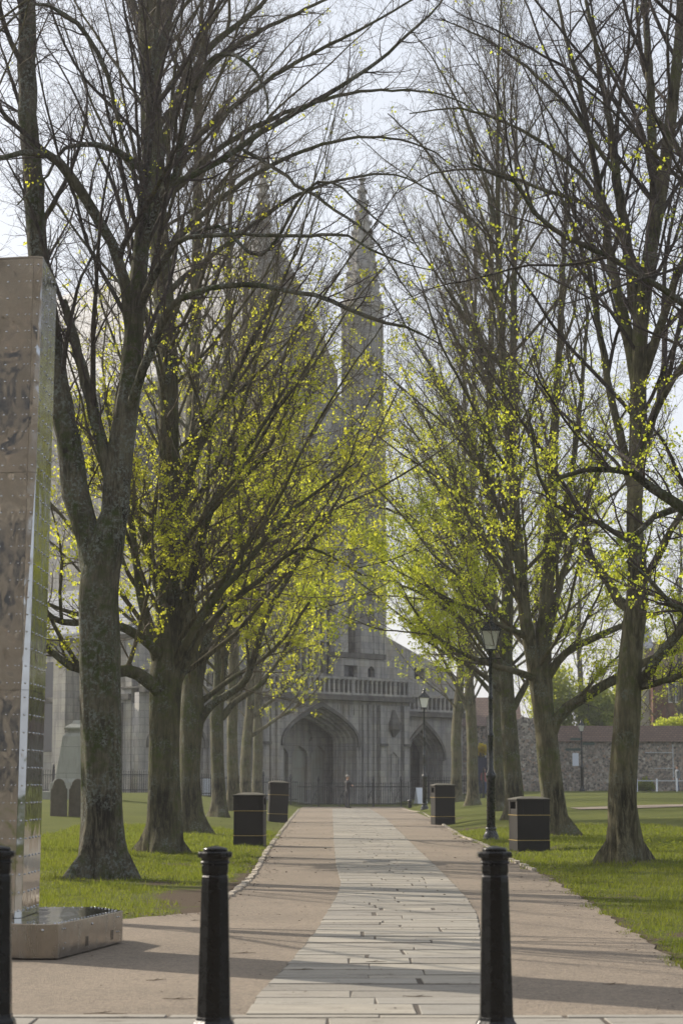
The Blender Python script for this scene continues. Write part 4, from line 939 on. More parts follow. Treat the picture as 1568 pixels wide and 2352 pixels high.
# ------------------------------------------------------------------ mirror-polished pillar
def pillar():
    A0 = at(33, 2101, 17.4); B0 = at(49, 2100, 17.42); C0 = at(88.5, 2089, 18.32)
    A1 = at(78, 587, 17.4); B1 = at(98.5, 590, 17.42); C1 = at(130, 611, 18.32)
    zt = A1.z; zb = .30
    t = thing('steel_pillar', (A0.x, 17.4, 0), 'tall mirror-polished riveted steel pillar on a low metal plinth', 'sculpture')
    D0 = Vector((A0.x-1.15, 17.62, 0)); D1 = Vector((A1.x-1.15, 17.62, 0))
    E0 = Vector((A0.x-1.15, 18.6, 0)); E1 = Vector((A1.x-1.15, 18.6, 0))
    bot = [D0, A0, B0, C0, E0]; top = [D1, A1, B1, C1, E1]
    def P(i, z): w = (z-zb)/(zt-zb); a, b = bot[i], top[i]; return Vector((a.x+(b.x-a.x)*w, a.y+(b.y-a.y)*w, z))
    core = MB(); ins = .012
    cx = sum(p.x for p in bot)/5; cy = sum(p.y for p in bot)/5
    def inset(p): d = Vector((cx-p.x, cy-p.y, 0)).normalized(); return (p.x+d.x*ins, p.y+d.y*ins)
    zc = zt-.02
    core.prism([inset(P(i, zb)) for i in range(5)], zb, zc, None, [inset(P(i, zc)) for i in range(5)])
    core.build('core', M['seam'], t)
    seams = [zb, at(60, 1585, 17.4).z, at(70, 1084, 17.4).z, zt]
    names = {0: 'left_panel', 1: 'corner_strip', 2: 'side_panel', 3: 'rear_panel', 4: 'outer_panel'}
    cap = MB(); cap.prism([(P(i, zt).x, P(i, zt).y) for i in range(5)], zt-.016, zt-.001); cap.build('top_plate', M['steel'], t)
    def rivet(mb, p, n, r):
        n = n.normalized(); u = n.cross(Vector((0, 0, 1))).normalized(); w = n.cross(u)
        R = Matrix((u, w, n)).transposed().to_4x4(); R.translation = p
        mb.lathe([(r, 0), (r*.94, r*.35), (r*.7, r*.62), (r*.35, r*.75), (.0005, r*.8)], 8, M=R)
    for i in range(5):
        j = (i+1) % 5
        for s in range(3):
            m = MB(); z0 = seams[s]+.0015; z1 = seams[s+1]-.0015-(.02 if s == 2 else 0)
            a0, b0, a1, b1 = P(i, z0), P(j, z0), P(i, z1), P(j, z1)
            n = (b0-a0).cross(Vector((0, 0, 1))).normalized()
            th = .004
            vs = [a0+n*th, b0+n*th, b1+n*th, a1+n*th, a0-n*th, b0-n*th, b1-n*th, a1-n*th]
            m.add(vs, ((0, 1, 2, 3), (7, 6, 5, 4), (0, 4, 5, 1), (1, 5, 6, 2), (2, 6, 7, 3), (3, 7, 4, 0)))
            if i in (0, 1, 2):
                rows = int((z1-z0)/.143)
                for r in range(rows):
                    z = z0+.06+(z1-z0-.12)*r/(max(1, rows-1)); a, b = P(i, z), P(j, z)
                    us = (.5,) if i == 1 else ((.06, .12, .34, .52, .70, .88, .94) if i == 2 else (.30, .40, .50, .60, .70, .80, .89, .95, .98))
                    for u in us:
                        rad = .0105 if (i == 1 or .13 < u < .88) else .007
                        rivet(m, a+(b-a)*u+n*(th+.0005), n, rad)
            m.build(names[i], M['steel'], t)
    # plinth
    pts = [gnd(-60, 2200), gnd(17, 2207), gnd(60, 2208), gnd(133, 2208), gnd(281, 2169)]
    pl = [(-4.4, 17.0), (pts[1].x-.12, pts[1].y+.06), (pts[2].x, pts[2].y), (pts[3].x, pts[3].y), (pts[4].x, pts[4].y), (pts[4].x-.3, pts[4].y+.55), (-2.9, 18.95), (-4.4, 19.0)]
    m = MB(); m.prism(pl, .02, .288); sk = m.build('plinth', M['steel_worn'], t)
    m = MB(); m.prism(pl, .289, .298)
    n = len(pl)
    for i in range(n):
        a, b = Vector((*pl[i], .298)), Vector((*pl[(i+1) % n], .298)); L = (b-a).length; d = (b-a)/L; inn = Vector((-d.y, d.x, 0))
        q = .05
        while q < L-.03:
            rivet(m, a+d*q+inn*.045, Vector((0, .001, 1)), .008); q += .085
    m.build('plinth_top', M['steel'], t)
    m = MB()
    for i in range(1, 4):
        a, b = Vector((*pl[i], 0)), Vector((*pl[i+1], 0)); L = (b-a).length; d = (b-a)/L; nn = Vector((d.y, -d.x, 0))
        for (u, z, r) in (((.5, .245, .013),) if i < 3 else ((.06, .25, .008), (.09, .25, .008), (.1, .13, .007), (.07, .02+.07, .007), (.5, .24, .012), (.9, .25, .008), (.93, .25, .008), (.93, .12, .007), (.9, .12, .007))):
            rivet(m, a+d*(L*u)+Vector((0, 0, z))+nn*.001, nn, r)
    m.build('bolt_head', M['steel'], t)
    m = MB(); a, b = Vector((*pl[3], 0)), Vector((*pl[4], 0)); L = (b-a).length; d = (b-a)/L; nn = Vector((d.y, -d.x, 0))
    for u in (.40, .80):
        for k in range(5):
            c = a+d*(L*u+k*.018)+nn*.002
            m.add([c+Vector((0, 0, .06)), c+d*.006+Vector((0, 0, .06)), c+d*.006+Vector((0, 0, .145)), c+Vector((0, 0, .145))], [(0, 1, 2, 3)])
    m.build('vent', M['seam'], t)
pillar()

# ------------------------------------------------------------------ gravestones, monument, small things
def gravestone(X0, X1, Yb, Yt, D, label):
    a, b = at(X0, Yb, D), at(X1, Yb, D); w = (b.x-a.x)/2; cx = (a.x+b.x)/2; zb = gzf(cx, D)-.15; zt = at(X0, Yt, D).z; H = zt-zb
    pts = [(-w, 0), (-w*.96, H*.76), (-w*.80, H*.775), (-w*.78, H*.82)]
    for k in range(9):
        th = math.pi-math.pi*k/8; pts.append((w*.66*math.cos(th), H*.86+H*.14*math.sin(th)))
    pts += [(w*.78, H*.82), (w*.80, H*.775), (w*.96, H*.76), (w, 0)]
    m = MB(); Mx = Matrix.Translation((cx, D, zb)) @ Matrix.Rotation(math.pi/2, 4, 'X')
    m.prism(pts, -.06, .06, Mx); o = m.build('gravestone', M['grave'])
    b = o.modifiers.new('bevel', 'BEVEL'); b.width = .012
    props(o, label, 'gravestone', 'old gravestones on the left lawn')
gravestone(115, 154, 1879, 1789, 66, 'dark round-topped gravestone nearest the steel pillar')
gravestone(157, 198, 1879, 1789, 66.2, 'dark round-topped gravestone partly hidden by the old lime trunk')
def monument():
    D = 92; k = D/FPX; cx = at(184, 1800, D).x; zb = gzf(cx, D)-.05
    t = thing('monument', (cx, D, zb), 'pale stone pedestal monument tapering up behind the gravestones', 'monument')
    z = lambda Y: at(184, Y, D).z-zb
    def sq(m, w0, w1, za, zb_): m.prism([(-w0, -w0), (w0, -w0), (w0, w0), (-w0, w0)], za, zb_, None, [(-w1, -w1), (w1, -w1), (w1, w1), (-w1, w1)])
    m = MB(); sq(m, 78*k, 78*k, 0, z(1818)); sq(m, 62*k, 60*k, z(1818), z(1798)); sq(m, 56*k, 50*k, z(1798), z(1788)); m.build('base', M['stone_clean'], t, False, bevel=.03)
    m = MB(); sq(m, 50*k, 37*k, z(1788), z(1692)); sq(m, 37*k, 31*k, z(1692), z(1684)); m.build('shaft', M['stone_clean'], t, False, bevel=.02)
    m = MB(); sq(m, 28*k, 28*k, z(1684), z(1677)); sq(m, 34*k, 36*k, z(1677), z(1672)); sq(m, 34*k, 22*k, z(1672), z(1664)); sq(m, 20*k, 14*k, z(1664), z(1655)); m.build('cap', M['stone_clean'], t, False, bevel=.02)
monument()
def board(X0, X1, Yb, Yt, D, label, name='sign_board'):
    a = at(X0, Yb, D); b = at(X1, Yt, D); t = thing(name, ((a.x+b.x)/2, D, a.z), label, 'sign'); w = (b.x-a.x)/2; h = b.z-a.z
    m = MB(); m.box(-w, w, -.03, .03, .12, h); m.build('panel', M['white'], t, False)
    m = MB()
    for s in (-1, 1): m.box(s*w*.8-.03, s*w*.8+.03, .032, .08, -.7, h*.9)
    m.build('post', M['iron'], t, False)
board(466, 482, 1832, 1788, 122, 'upright white notice board behind the railings on the left')
board(556, 567, 1835, 1800, 121.8, 'small white notice between the left bins and the railings')
def aboard(X, D, label, s=1):
    p = at(X, 1830, D); t = thing('a_board', (p.x, D, gzf(p.x, D)+.02), label, 'sign', rz=math.radians(25))
    for sg in (-1, 1):
        m = MB(); Mx = Matrix.Rotation(sg*math.radians(14), 4, 'X') @ Matrix.Translation((0, 0, 0))
        m.box(-.3, .3, -.015, .015, 0, .95, Matrix.Translation((0, sg*.24, 0)) @ Mx); m.build('panel', M['white'], t, False)
aboard(966, 117.5, 'white sandwich board standing at the foot of the railings near the far lamp post')
t_ = MB(); pp = gnd(941, 1858); t_.lathe([(.10, -.05), (.10, .35), (.13, .38), (.12, .46), (.05, .5)], 12, c=(pp.x, pp.y, 0))
props(t_.build('stub_post', M['iron']), 'short black stub post at the far right corner of the path', 'post')
def weeds():
    rng = np.random.default_rng(4); c = gnd(1520, 1972); n = 420
    cx = c.x+rng.normal(0, .22, n); cy = c.y+.5+rng.normal(0, .25, n); z = .05+np.abs(rng.normal(0, .13, n))*np.clip(1.3-np.abs(cx-c.x)*2, .3, 1.5)+gz(cx, cy)
    a = rng.uniform(0, 6.28, n); ax = np.stack([np.cos(a), np.sin(a), rng.uniform(-.2, .6, n)], -1); sd_ = np.cross(ax, [0, 0, 1]); s = rng.uniform(.04, .09, n)[:, None]
    e = np.stack([cx, cy, z], -1); V = np.stack([e, e+ax*s*.5+sd_*s*.35, e+ax*s, e+ax*s*.5-sd_*s*.35], 1).reshape(-1, 3)
    I = np.arange(n)[:, None]*4; F = np.vstack([I+[0, 1, 2], I+[0, 2, 3]])
    props(link('leafy_weed', npmesh('leafy_weed', V, F), M['blade']), 'clump of leafy green weed beside the root foot of the olive-barked lime', 'plant')
weeds()
TWL = ['dark twig on the tarmac just past the left bollard', 'long dark twig on the left tarmac in front of the steel plinth', 'thick twig lying on the tarmac low at the left', 'short twig on the tarmac near the plinth corner', 'twig on a flagstone near the bottom of the strip', 'angled twig on the right tarmac behind the right bollard', 'twig on the right tarmac low down', 'twig across a flagstone joint left of the strip middle', 'twig on the flagstones near the right bollard', 'small twig on the tarmac beside the left edge of the flagstones']
def twigs():
    for i, (X, Y, L, rz) in enumerate(((448, 2115+0, .1, .3), (413, 2296-0, .22, .1), (240, 2330, .28, .05), (360, 2252, .16, .5), (700, 2228, .14, .2), (1250, 2160, .2, 1.1), (1410, 2262, .18, .1), (865, 2210, .18, .3), (960, 2290, .2, -.2), (560, 2190, .2, .15))):
        p = gnd(X, Y, .03 if 600 < X < 1100 else .012); t = MB(); rng = random.Random(i)
        c, s = math.cos(rz), math.sin(rz)
        pts = [(p.x+c*L*u+rng.uniform(-.008, .008), p.y+s*L*u+rng.uniform(-.015, .015), p.z+rng.uniform(0, .006)) for u in (-.5, -.15, .2, .5)]
        t.tube(pts, [.002, .003, .0025, .0015], 6); q = pts[1]; t.tube([q, (q[0]+c*L*.3-s*.03, q[1]+s*L*.3+c*.05, q[2]+.006)], [.003, .0015], 5)
        props(t.build('fallen_twig', M['litter']), TWL[i], 'twig', 'fallen twigs scattered on the path')
twigs()

# ------------------------------------------------------------------ people
PM = {k: simple(k, c, .8, nscale=9, var=.2) for k, c in (('skin', (.45, .27, .19)), ('hair_dark', (.05, .035, .025)), ('hair_grey', (.32, .30, .28)), ('coat_black', (.018, .018, .022)), ('trouser_dark', (.02, .022, .03)), ('jeans', (.05, .08, .16)), ('top_grey', (.16, .18, .20)), ('top_red', (.24, .07, .07)), ('shoe', (.02, .018, .016)))}
def person(X, D, H, label, coat, trou, hair, zb=None, rz=0, pose='stand', group=None):
    p = at(X, 1840, D); z0 = gzf(p.x, D)+.01 if zb is None else zb
    t = thing('person', (p.x, D, z0), label, 'person', group, rz); s = H/1.78
    J = {}; E = []; R = {}
    def j(n, x, y, z, r, par=None, ry=None):
        J[n] = (x*s, y*s, z*s); R[n] = (r*s, (ry or r)*s)
        if par: E.append((par, n))
    j('pelvis', 0, 0, .95, .15, ry=.11); j('waist', 0, -.005, 1.12, .135, 'pelvis', .10); j('chest', 0, 0, 1.32, .165, 'waist', .115); j('neckb', 0, .01, 1.47, .075, 'chest'); j('neck', 0, 0, 1.53, .052, 'neckb')
    j('jaw', 0, -.02, 1.60, .062, 'neck', .075); j('head', 0, -.005, 1.68, .075, 'jaw', .092); j('crown', 0, 0, 1.745, .05, 'head', .06)
    st = .10 if pose == 'walk' else .0
    for sg, nm in ((-1, 'l'), (1, 'r')):
        fy = st*sg
        j('hip'+nm, sg*.09, 0, .90, .10, 'pelvis'); j('knee'+nm, sg*.10, -fy*1.1-.01, .50, .062, 'hip'+nm); j('ank'+nm, sg*.10, -fy*1.6+.02, .10, .042, 'knee'+nm); j('heel'+nm, sg*.10, -fy*1.6+.01, .045, .042, 'ank'+nm); j('toe'+nm, sg*.115, -fy*1.6-.17, .03, .03, 'heel'+nm, .04)
        j('sh'+nm, sg*.185, .0, 1.42, .062, 'chest')
        if pose == 'hold': el = (sg*.26, .0, 1.14); wr = (sg*.10, -.22, 1.16); hn = (sg*.07, -.29, 1.18)
        else: el = (sg*.235, .03+fy*.5, 1.13); wr = (sg*.235, -.06+fy, .90); hn = (sg*.225, -.08+fy*1.1, .82)
        j('el'+nm, *el, .045, 'sh'+nm); j('wr'+nm, *wr, .032, 'el'+nm); j('palm'+nm, *hn, .036, 'wr'+nm, .022)
        d = Vector(hn)-Vector(wr); d.normalize()
        for q in range(4):
            o = Vector((0, (q-1.5)*.018, 0)) if pose != 'hold' else Vector((0, 0, (q-1.5)*.018))
            a = Vector(hn)+o+d*.035; L = (.07, .08, .078, .06)[q]; m = a+d*L*.5; e = a+d*L+Vector((-sg*.02, -.005, 0))
            j('f%da%s' % (q, nm), *a, .010, 'palm'+nm); j('f%db%s' % (q, nm), *m, .009, 'f%da%s' % (q, nm)); j('f%dc%s' % (q, nm), *e, .007, 'f%db%s' % (q, nm))
        th = Vector(hn)+Vector((-sg*.01, -.04, .01)) if pose != 'hold' else Vector(hn)+Vector((-sg*.02, 0, .045)); j('tha'+nm, *th, .011, 'palm'+nm); th = th+d*.045; j('thb'+nm, *th, .009, 'tha'+nm)
    names = list(J); me = bpy.data.meshes.new('person_body'); me.from_pydata([J[n] for n in names], [(names.index(a), names.index(b)) for a, b in E], [])
    o = bpy.data.objects.new('body', me); COL.objects.link(o)
    sk = o.modifiers.new('skin', 'SKIN'); su = o.modifiers.new('sub', 'SUBSURF'); su.levels = su.render_levels = 1
    sk.use_smooth_shade = True
    for i, n in enumerate(names):
        v = me.skin_vertices[0].data[i]; v.radius = R[n]; v.use_root = (n == 'pelvis')
    bpy.context.view_layer.update()
    dg = bpy.context.evaluated_depsgraph_get(); m2 = bpy.data.meshes.new_from_object(o.evaluated_get(dg)); bpy.data.objects.remove(o)
    hb = 1.16 if pose == 'hold' else .93
    for mm in ('skin', coat, trou, 'shoe'): m2.materials.append(PM[mm])
    for f in m2.polygons:
        c = f.center/s
        hand = (abs(c.x) > .19 and c.z < .885 and pose != 'hold') or (pose == 'hold' and c.y < -.235)
        f.material_index = 0 if (c.z > 1.51 or hand) else (3 if c.z < .085 else (2 if c.z < .86 and abs(c.x) < .2 else 1))
        f.use_smooth = True
    b = bpy.data.objects.new('body', m2); COL.objects.link(b); b.parent = t
    # face
    h = MB(); h.lathe([(.018*s, 0), (.014*s, .02*s), (.004*s, .045*s)], 8, c=(0, -.112*s, 1.62*s))
    for sg in (-1, 1): h.lathe([(.01*s, -.03*s), (.018*s, 0), (.01*s, .03*s)], 8, c=(sg*.082*s, .0, 1.655*s))
    h.build('face', PM['skin'], t, False)
    e = MB()
    for sg in (-1, 1): e.lathe([(.002*s, -.007*s), (.010*s, 0), (.002*s, .007*s)], 8, c=(sg*.03*s, -.088*s, 1.675*s))
    e.box(-.022*s, .022*s, -.101*s, -.09*s, 1.592*s, 1.598*s); e.build('eyes', PM['hair_dark'], t, False)
    hr = MB(); hr.lathe([(.080*s, 0), (.092*s, .04*s), (.090*s, .085*s), (.07*s, .115*s), (.03*s, .130*s), (.002*s, .134*s)], 14, c=(0, .018*s, 1.655*s)); hr.build('hair', PM[hair], t, False)
    return t
person(798, 113, 1.86, 'person in a long dark coat standing on the path before the railings', 'coat_black', 'trouser_dark', 'hair_grey', rz=math.radians(130), pose='hold')
person(1556, 134, 1.72, 'person in a grey top and jeans at the far right edge by the white rail', 'top_grey', 'jeans', 'hair_dark', rz=math.radians(-70), pose='walk')
person(1112, 131, 1.72, 'person in a dark red top and jeans seen between two right-hand trunks', 'top_red', 'jeans', 'hair_dark', rz=math.radians(30))

# ------------------------------------------------------------------ cathedral
AL = math.radians(45); FP0 = Vector((-1.44, 134, 0)); FT = Vector((math.cos(AL), math.sin(AL), 0)); FN = Vector((math.sin(AL), -math.cos(AL), 0))
def sz(X, Y, dep=0.0):
    "along-the-front distance and height of a sighting on the front (dep = metres behind it)"
    d = ray(X, Y); p0 = FP0-FN*dep
    # p0 + s*FT = t*d (xy)
    det = d.x*FT.y-d.y*FT.x
    t = (p0.x*FT.y-p0.y*FT.x)/det
    p = Vector((d.x*t, d.y*t)); s = (p-p0.xy).dot(FT.xy)
    return s, CAMZ+d.z*t
MF = Matrix.Translation(FP0) @ Matrix((FT, -FN, Vector((0, 0, 1)))).transposed().to_4x4()     # local x along the front, y into the building, z up
cath = thing('cathedral', tuple(FP0), 'great grey gothic cathedral with pointed porches and pinnacled turrets closing the avenue', 'cathedral')
def S(X, dep=0.0, Y=1700): return sz(X, Y, dep)[0]
def Z(Y, X=735, dep=0.0): return sz(X, Y, dep)[1]
def arch(c, w, zs, za, z0, n=10):
    "pointed arch outline, counter-clockwise from the lower left"
    h = za-zs; pts = [(c+w, z0), (c+w, zs)]
    for k in range(1, n): u = k/n; pts.append((c+w*(1-u**1.8), zs+h*u))
    pts.append((c, za))
    for k in range(n-1, 0, -1): u = k/n; pts.append((c-w*(1-u**1.8), zs+h*u))
    pts += [(c-w, zs), (c-w, z0)]
    return pts[::-1]
def plate(outer, holes, y0, y1):
    cu = bpy.data.curves.new('plate', 'CURVE'); cu.dimensions = '2D'; cu.fill_mode = 'BOTH'; cu.extrude = (y1-y0)/2
    for ring in [outer]+list(holes):
        sp = cu.splines.new('POLY'); sp.points.add(len(ring)-1)
        for p, q in zip(sp.points, ring): p.co = (q[0], q[1], 0, 1)
        sp.use_cyclic_u = True
    o = bpy.data.objects.new('tmp', cu); COL.objects.link(o); bpy.context.view_layer.update()
    me = bpy.data.meshes.new_from_object(o.evaluated_get(bpy.context.evaluated_depsgraph_get())); bpy.data.objects.remove(o); bpy.data.curves.remove(cu)
    me.transform(MF @ Matrix.Translation((0, (y0+y1)/2, 0)) @ Matrix.Rotation(math.pi/2, 4, 'X'))
    return me
def pl(name, outer, holes, y0, y1, mat, parent=cath):
    me = plate(outer, holes, y0, y1); me.materials.clear(); return link(name, me, M[mat], parent)
def rect(a, b, c, d): return [(a, c), (b, c), (b, d), (a, d)]
def CB(name, mat, boxes, parent=cath, polys=(), merge=False):
    if boxes and not merge:
        for b in boxes:
            m = MB(); m.box(*b, M=MF); o = m.build(name, M[mat], parent)
        if not polys: return o
    m = MB()
    if merge:
        for b in boxes: m.box(*b, M=MF)
    for p in polys: m.prism(p[0], p[1], p[2], MF, p[3] if len(p) > 3 else None)
    return m.build(name, M[mat], parent)
def porch(c, w, zs, za, sl, sr, ztop, z0=-.2, orders=4, step=.13, dep=.34, front=0.0, back=3.4):
    "stepped pointed porch in the front wall between sl and sr"
    cn = c; o0 = arch(cn, w, zs, za, z0+.01)
    w_ = pl('porch_wall', rect(sl, sr, z0, ztop), [o0], front, front+.42, 'stone')
    hm = arch(cn, w+.22, zs-.2, za+.30, zs-.2); hi = arch(cn, w+.02, zs-.2, za+.03, zs-.21)
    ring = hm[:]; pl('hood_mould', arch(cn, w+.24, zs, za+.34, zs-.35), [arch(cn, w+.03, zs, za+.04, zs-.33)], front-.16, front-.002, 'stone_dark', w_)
    for k in range(orders):
        f = front+.42+dep*k; g = step*(k+1)
        pl('arch_order', rect(c-w-.6, c+w+.6, z0, za+.8), [arch(cn, w-g, zs, za-g*1.25, z0+.01)], f+.002*k, f+dep, 'stone', w_)
    wi = w-step*orders; zi = za-step*orders*1.25; y = front+.42+dep*orders
    # blind tracery wall with doors behind
    yb = y+back*.35
    n = 4; lw = 2*wi*1.25/n; lights = []
    for q in range(n): lights.append(arch(c-wi*1.25+lw*(q+.5), lw*.40, zs-.9, zs-.25, .1))
    cir = lambda cx, cz, r: [(cx+r*math.cos(a*math.pi/6), cz+r*math.sin(a*math.pi/6)) for a in range(12)]
    circ = [cir(c-lw, zs+.35, .34), cir(c+lw, zs+.35, .34), cir(c, zs+1.15, .3)]
    pl('tracery', rect(c-w-.6, c+w+.6, z0, za+.6), lights+circ, yb, yb+.25, 'stone', w_)
    pl('door_wall', rect(c-w-.6, c+w+.6, z0, za+.6), [], yb+.30, yb+.5, 'stone_clean', w_)
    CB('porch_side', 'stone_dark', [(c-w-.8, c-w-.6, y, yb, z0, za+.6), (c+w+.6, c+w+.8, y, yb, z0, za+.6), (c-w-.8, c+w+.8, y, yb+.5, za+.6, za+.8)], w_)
    return w_
zc = Z(1607); zb_ = Z(1556)
# central porch
c0 = (S(645)+S(825))/2; w0 = (S(825)-S(645))/2-.25; sL = S(598); sR = S(938)
porch(c0, w0, Z(1702), Z(1624), sL, sR, zc)
# left porch (mostly behind trunks)
cl = (S(340)+S(470))/2; wl = (S(470)-S(340))/2-.1
porch(cl, wl, Z(1705, 400), Z(1645, 400), S(318), sL-.02, zc)
# right porch, lower and set back a little
cr = S(975, 1.2); zcr = Z(1648, 985, 1.2)
porch(cr, (S(1018, 1.2)-S(936, 1.2))/2, Z(1735, 975, 1.2), Z(1668, 970, 1.2), sR+.02, S(1062, 1.2), zcr, front=1.2, orders=4)
# attached shafts and buttresses of the front
ribs = []
def rib(X, w, y, ztop, z0=-.2): ribs.append((S(X)-w/2, S(X)+w/2, y, -.003, z0, ztop))
for X, w in ((604, .5), (622, .25), (636, .22), (833, .16), (846, .2), (858, .16), (872, .55), (926, .5), (935, .16)): rib(X, w, -.35 if w > .4 else -.16, zc-.25)
for X in (350, 480, 500, 560, 580): rib(X, .3, -.25, zc-.25)
CB('buttress', 'stone', ribs)
CB('offset', 'stone_dark', [(S(872)-.36, S(872)+.36, -.5, -.352, Z(1712), Z(1706)), (S(926)-.34, S(926)+.34, -.5, -.352, Z(1712), Z(1706)), (S(604)-.34, S(604)+.34, -.5, -.352, Z(1712), Z(1706))])
# canopied niche between the buttresses
xn = S(884), S(916); cxn = sum(xn)/2
pl('niche_panel', rect(xn[0]-.05, xn[1]+.05, -.2, zc-.3), [arch(cxn, (xn[1]-xn[0])*.38, Z(1745), Z(1725), Z(1822))], -.12, -.004, 'stone')
CB('niche_canopy', 'stone_dark', [], polys=[([(cxn-.45, -.5), (cxn+.45, -.5), (cxn+.45, -.125), (cxn-.45, -.125)], Z(1672), Z(1655)), ([(cxn-.40, -.45), (cxn+.40, -.45), (cxn+.40, -.125), (cxn-.40, -.125)], Z(1655), Z(1625), [(cxn-.08, -.2), (cxn+.08, -.2), (cxn+.08, -.125), (cxn-.08, -.125)]), ([(cxn-.1, -.2), (cxn+.1, -.2), (cxn+.1, -.125), (cxn-.1, -.125)], Z(1690), Z(1672), [(cxn-.4, -.45), (cxn+.4, -.45), (cxn+.4, -.125), (cxn-.4, -.125)])])
# panelled spandrels: thin vertical mullions and caps above the arch
pan = []
x = sL+.35
while x < sR-.3:
    if abs(x-c0) > .5:
        top = zc-.28; lo = max(Z(1640), Z(1702)+ (Z(1613)-Z(1702))*max(0, 1-(abs(x-c0)/w0)**1.6)+.35) if abs(x-c0) < w0+.2 else -.1
        if lo < top-.2: pan.append((x-.05, x+.05, -.07, -.003, lo, top))
    x += .52
CB('wall_panelling', 'stone', pan, merge=True)
# cornice and balustrade
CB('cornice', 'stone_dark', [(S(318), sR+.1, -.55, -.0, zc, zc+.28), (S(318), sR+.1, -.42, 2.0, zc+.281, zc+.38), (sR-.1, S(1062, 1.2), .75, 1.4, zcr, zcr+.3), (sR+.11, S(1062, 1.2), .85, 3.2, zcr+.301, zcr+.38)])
def balustrade(a, b, y, z0, z1, stp=.46):
    m = MB()
    m.box(a, b, y-.16, y+.16, z1-.16, z1+.02, MF); m.box(a, b, y-.12, y+.12, z0, z0+.14, MF)
    bk = MB(); bk.box(a, b, y+.17, y+.3, z0, z1-.2, MF); bk.build('balustrade_back_shade', M['stone_dark'], cath)  # dark panel paints the walkway's shadow into the gaps between bars
    x = a+.1; k = 0
    while x < b:
        w = .3 if k % 9 == 4 else .15
        m.box(x-w/2, x+w/2, y-.08, y+.08, z0+.141, z1-.161, MF); x += stp; k += 1
    return m
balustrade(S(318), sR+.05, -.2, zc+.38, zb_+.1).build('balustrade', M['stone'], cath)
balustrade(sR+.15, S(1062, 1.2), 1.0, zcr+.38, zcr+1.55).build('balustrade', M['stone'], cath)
# upper front: set back 2.4 m with turrets either side of the great window
d2 = 2.4
tl0, tl1 = S(570, d2, 900), S(632, d2, 900); tr0, tr1 = S(776, d2, 900), S(886, d2, 900)
tl0 = S(552, d2); 
zW0, zW1 = Z(1545, 710, d2), Z(1010, 710, d2)
cw = (tl1+tr0)/2; ww = (tr0-tl1)/2-.35
g3 = d2+3.5; xgl, xgr, xgc = S(560, g3), S(775, g3), S(628, g3); zga = Z(530, 628, g3)
pl('gable', [(xgl, 12), (xgr, 12), (xgr, Z(852, 775, g3)), (xgc, zga), (xgl, Z(852, 775, g3))], [], g3, g3+.6, 'stone')
gw = pl('window_wall', [(tl1-1.5, zb_-1.2), (tr0+1, zb_-1.2), (tr0+1, Z(905, 760, d2)), (tl1-1.5, Z(880, 600, d2))], [arch(cw, ww, Z(1150, 710, d2), zW1, zW0)], d2, d2+.8, 'stone')
wn = pl('great_window', rect(cw-ww-.1, cw+ww+.1, zW0-.1, zW1+.2), [], d2+.55, d2+.62, 'glassdark', gw)
mu = MB(); nm = 9
for q in range(1, nm):
    x = cw-ww+2*ww*q/nm; r = abs(x-cw)/ww; mu.box(x-.09, x+.09, d2+.25, d2+.54, zW0, Z(1150, 710, d2)+(zW1-Z(1150, 710, d2))*(1-r**1.8), MF)
for q in range(1, 7):
    z = zW0+(zW1-zW0)*q/7; mu.box(cw-ww, cw+ww, d2+.28, d2+.50, z-.07, z+.07, MF)
mu.build('tracery', M['stone'], wn)
def turret(Xc, a, b, dep, ztop, zsp, zt):
    r = (b-a)/2; c = S(Xc, dep+r*.9, 900); t = MB(); p = MF @ Vector((c, dep+r*.9, 0))
    r *= .70; rt2 = r
    t.lathe([(rt2, 4), (rt2, ztop), (rt2*1.10, ztop+.15), (rt2*1.10, ztop+.5), (rt2*.93, ztop+.6), (rt2*.90, zsp)], 8, c=(p.x, p.y, 0), rot=math.pi/8+AL, smooth=False)
    o = t.build('turret', M['stone'], cath)
    m = MB()
    for k in range(8):
        for (za, zz) in ((10, 15.5), (16.2, 21.5), (22.2, ztop-.6), (ztop+.9, zsp-.4)):
            if zz-za < 1: continue
            a_ = math.pi/8+AL+math.pi/8+k*math.pi/4; rr = rt2*math.cos(math.pi/8)*(1 if zz <= ztop else .91)
            Mx = Matrix.Translation((p.x, p.y, 0)) @ Matrix.Rotation(a_, 4, 'Z')
            for yy in (-.34, .0, .34): m.box(rr-.01, rr+.09, yy*r*.9-.05, yy*r*.9+.05, za, zz, Mx)
    m.build('blind_panel', M['stone'], o)
    s = MB(); s.lathe([(rt2*1.0, zsp-.1), (rt2*.98, zsp+.25), (rt2*.84, zsp+.5), (.16, zt-.8), (.30, zt-.65), (.12, zt-.45), (.02, zt)], 8, c=(p.x, p.y, 0), rot=math.pi/8+AL, smooth=False)
    sp = s.build('spire', M['stone'], o)
    for k in range(8):
        cr = MB()
        a_ = math.pi/8+AL+k*math.pi/4
        for q in range(11):
            u = (q+.5)/11.5; rr = rt2*.84*(1-u)+.16*u; z = zsp+.5+(zt-.8-zsp-.5)*u
            cr.lathe([(.02, -.12), (.13, 0), (.05, .14)], 5, c=(p.x+(rr+.05)*math.cos(a_), p.y+(rr+.05)*math.sin(a_), z))
        cr.build('crocket_row', M['stone'], sp)
zsr = Z(690, 830, d2)
turret(832, tr0, tr1, d2-.6, Z(985, 830, d2), zsr, Z(372, 835, d2))
turret(602, tl0, tl1, d2-.6, Z(900, 600, d2), Z(650, 600, d2), Z(345, 600, d2))
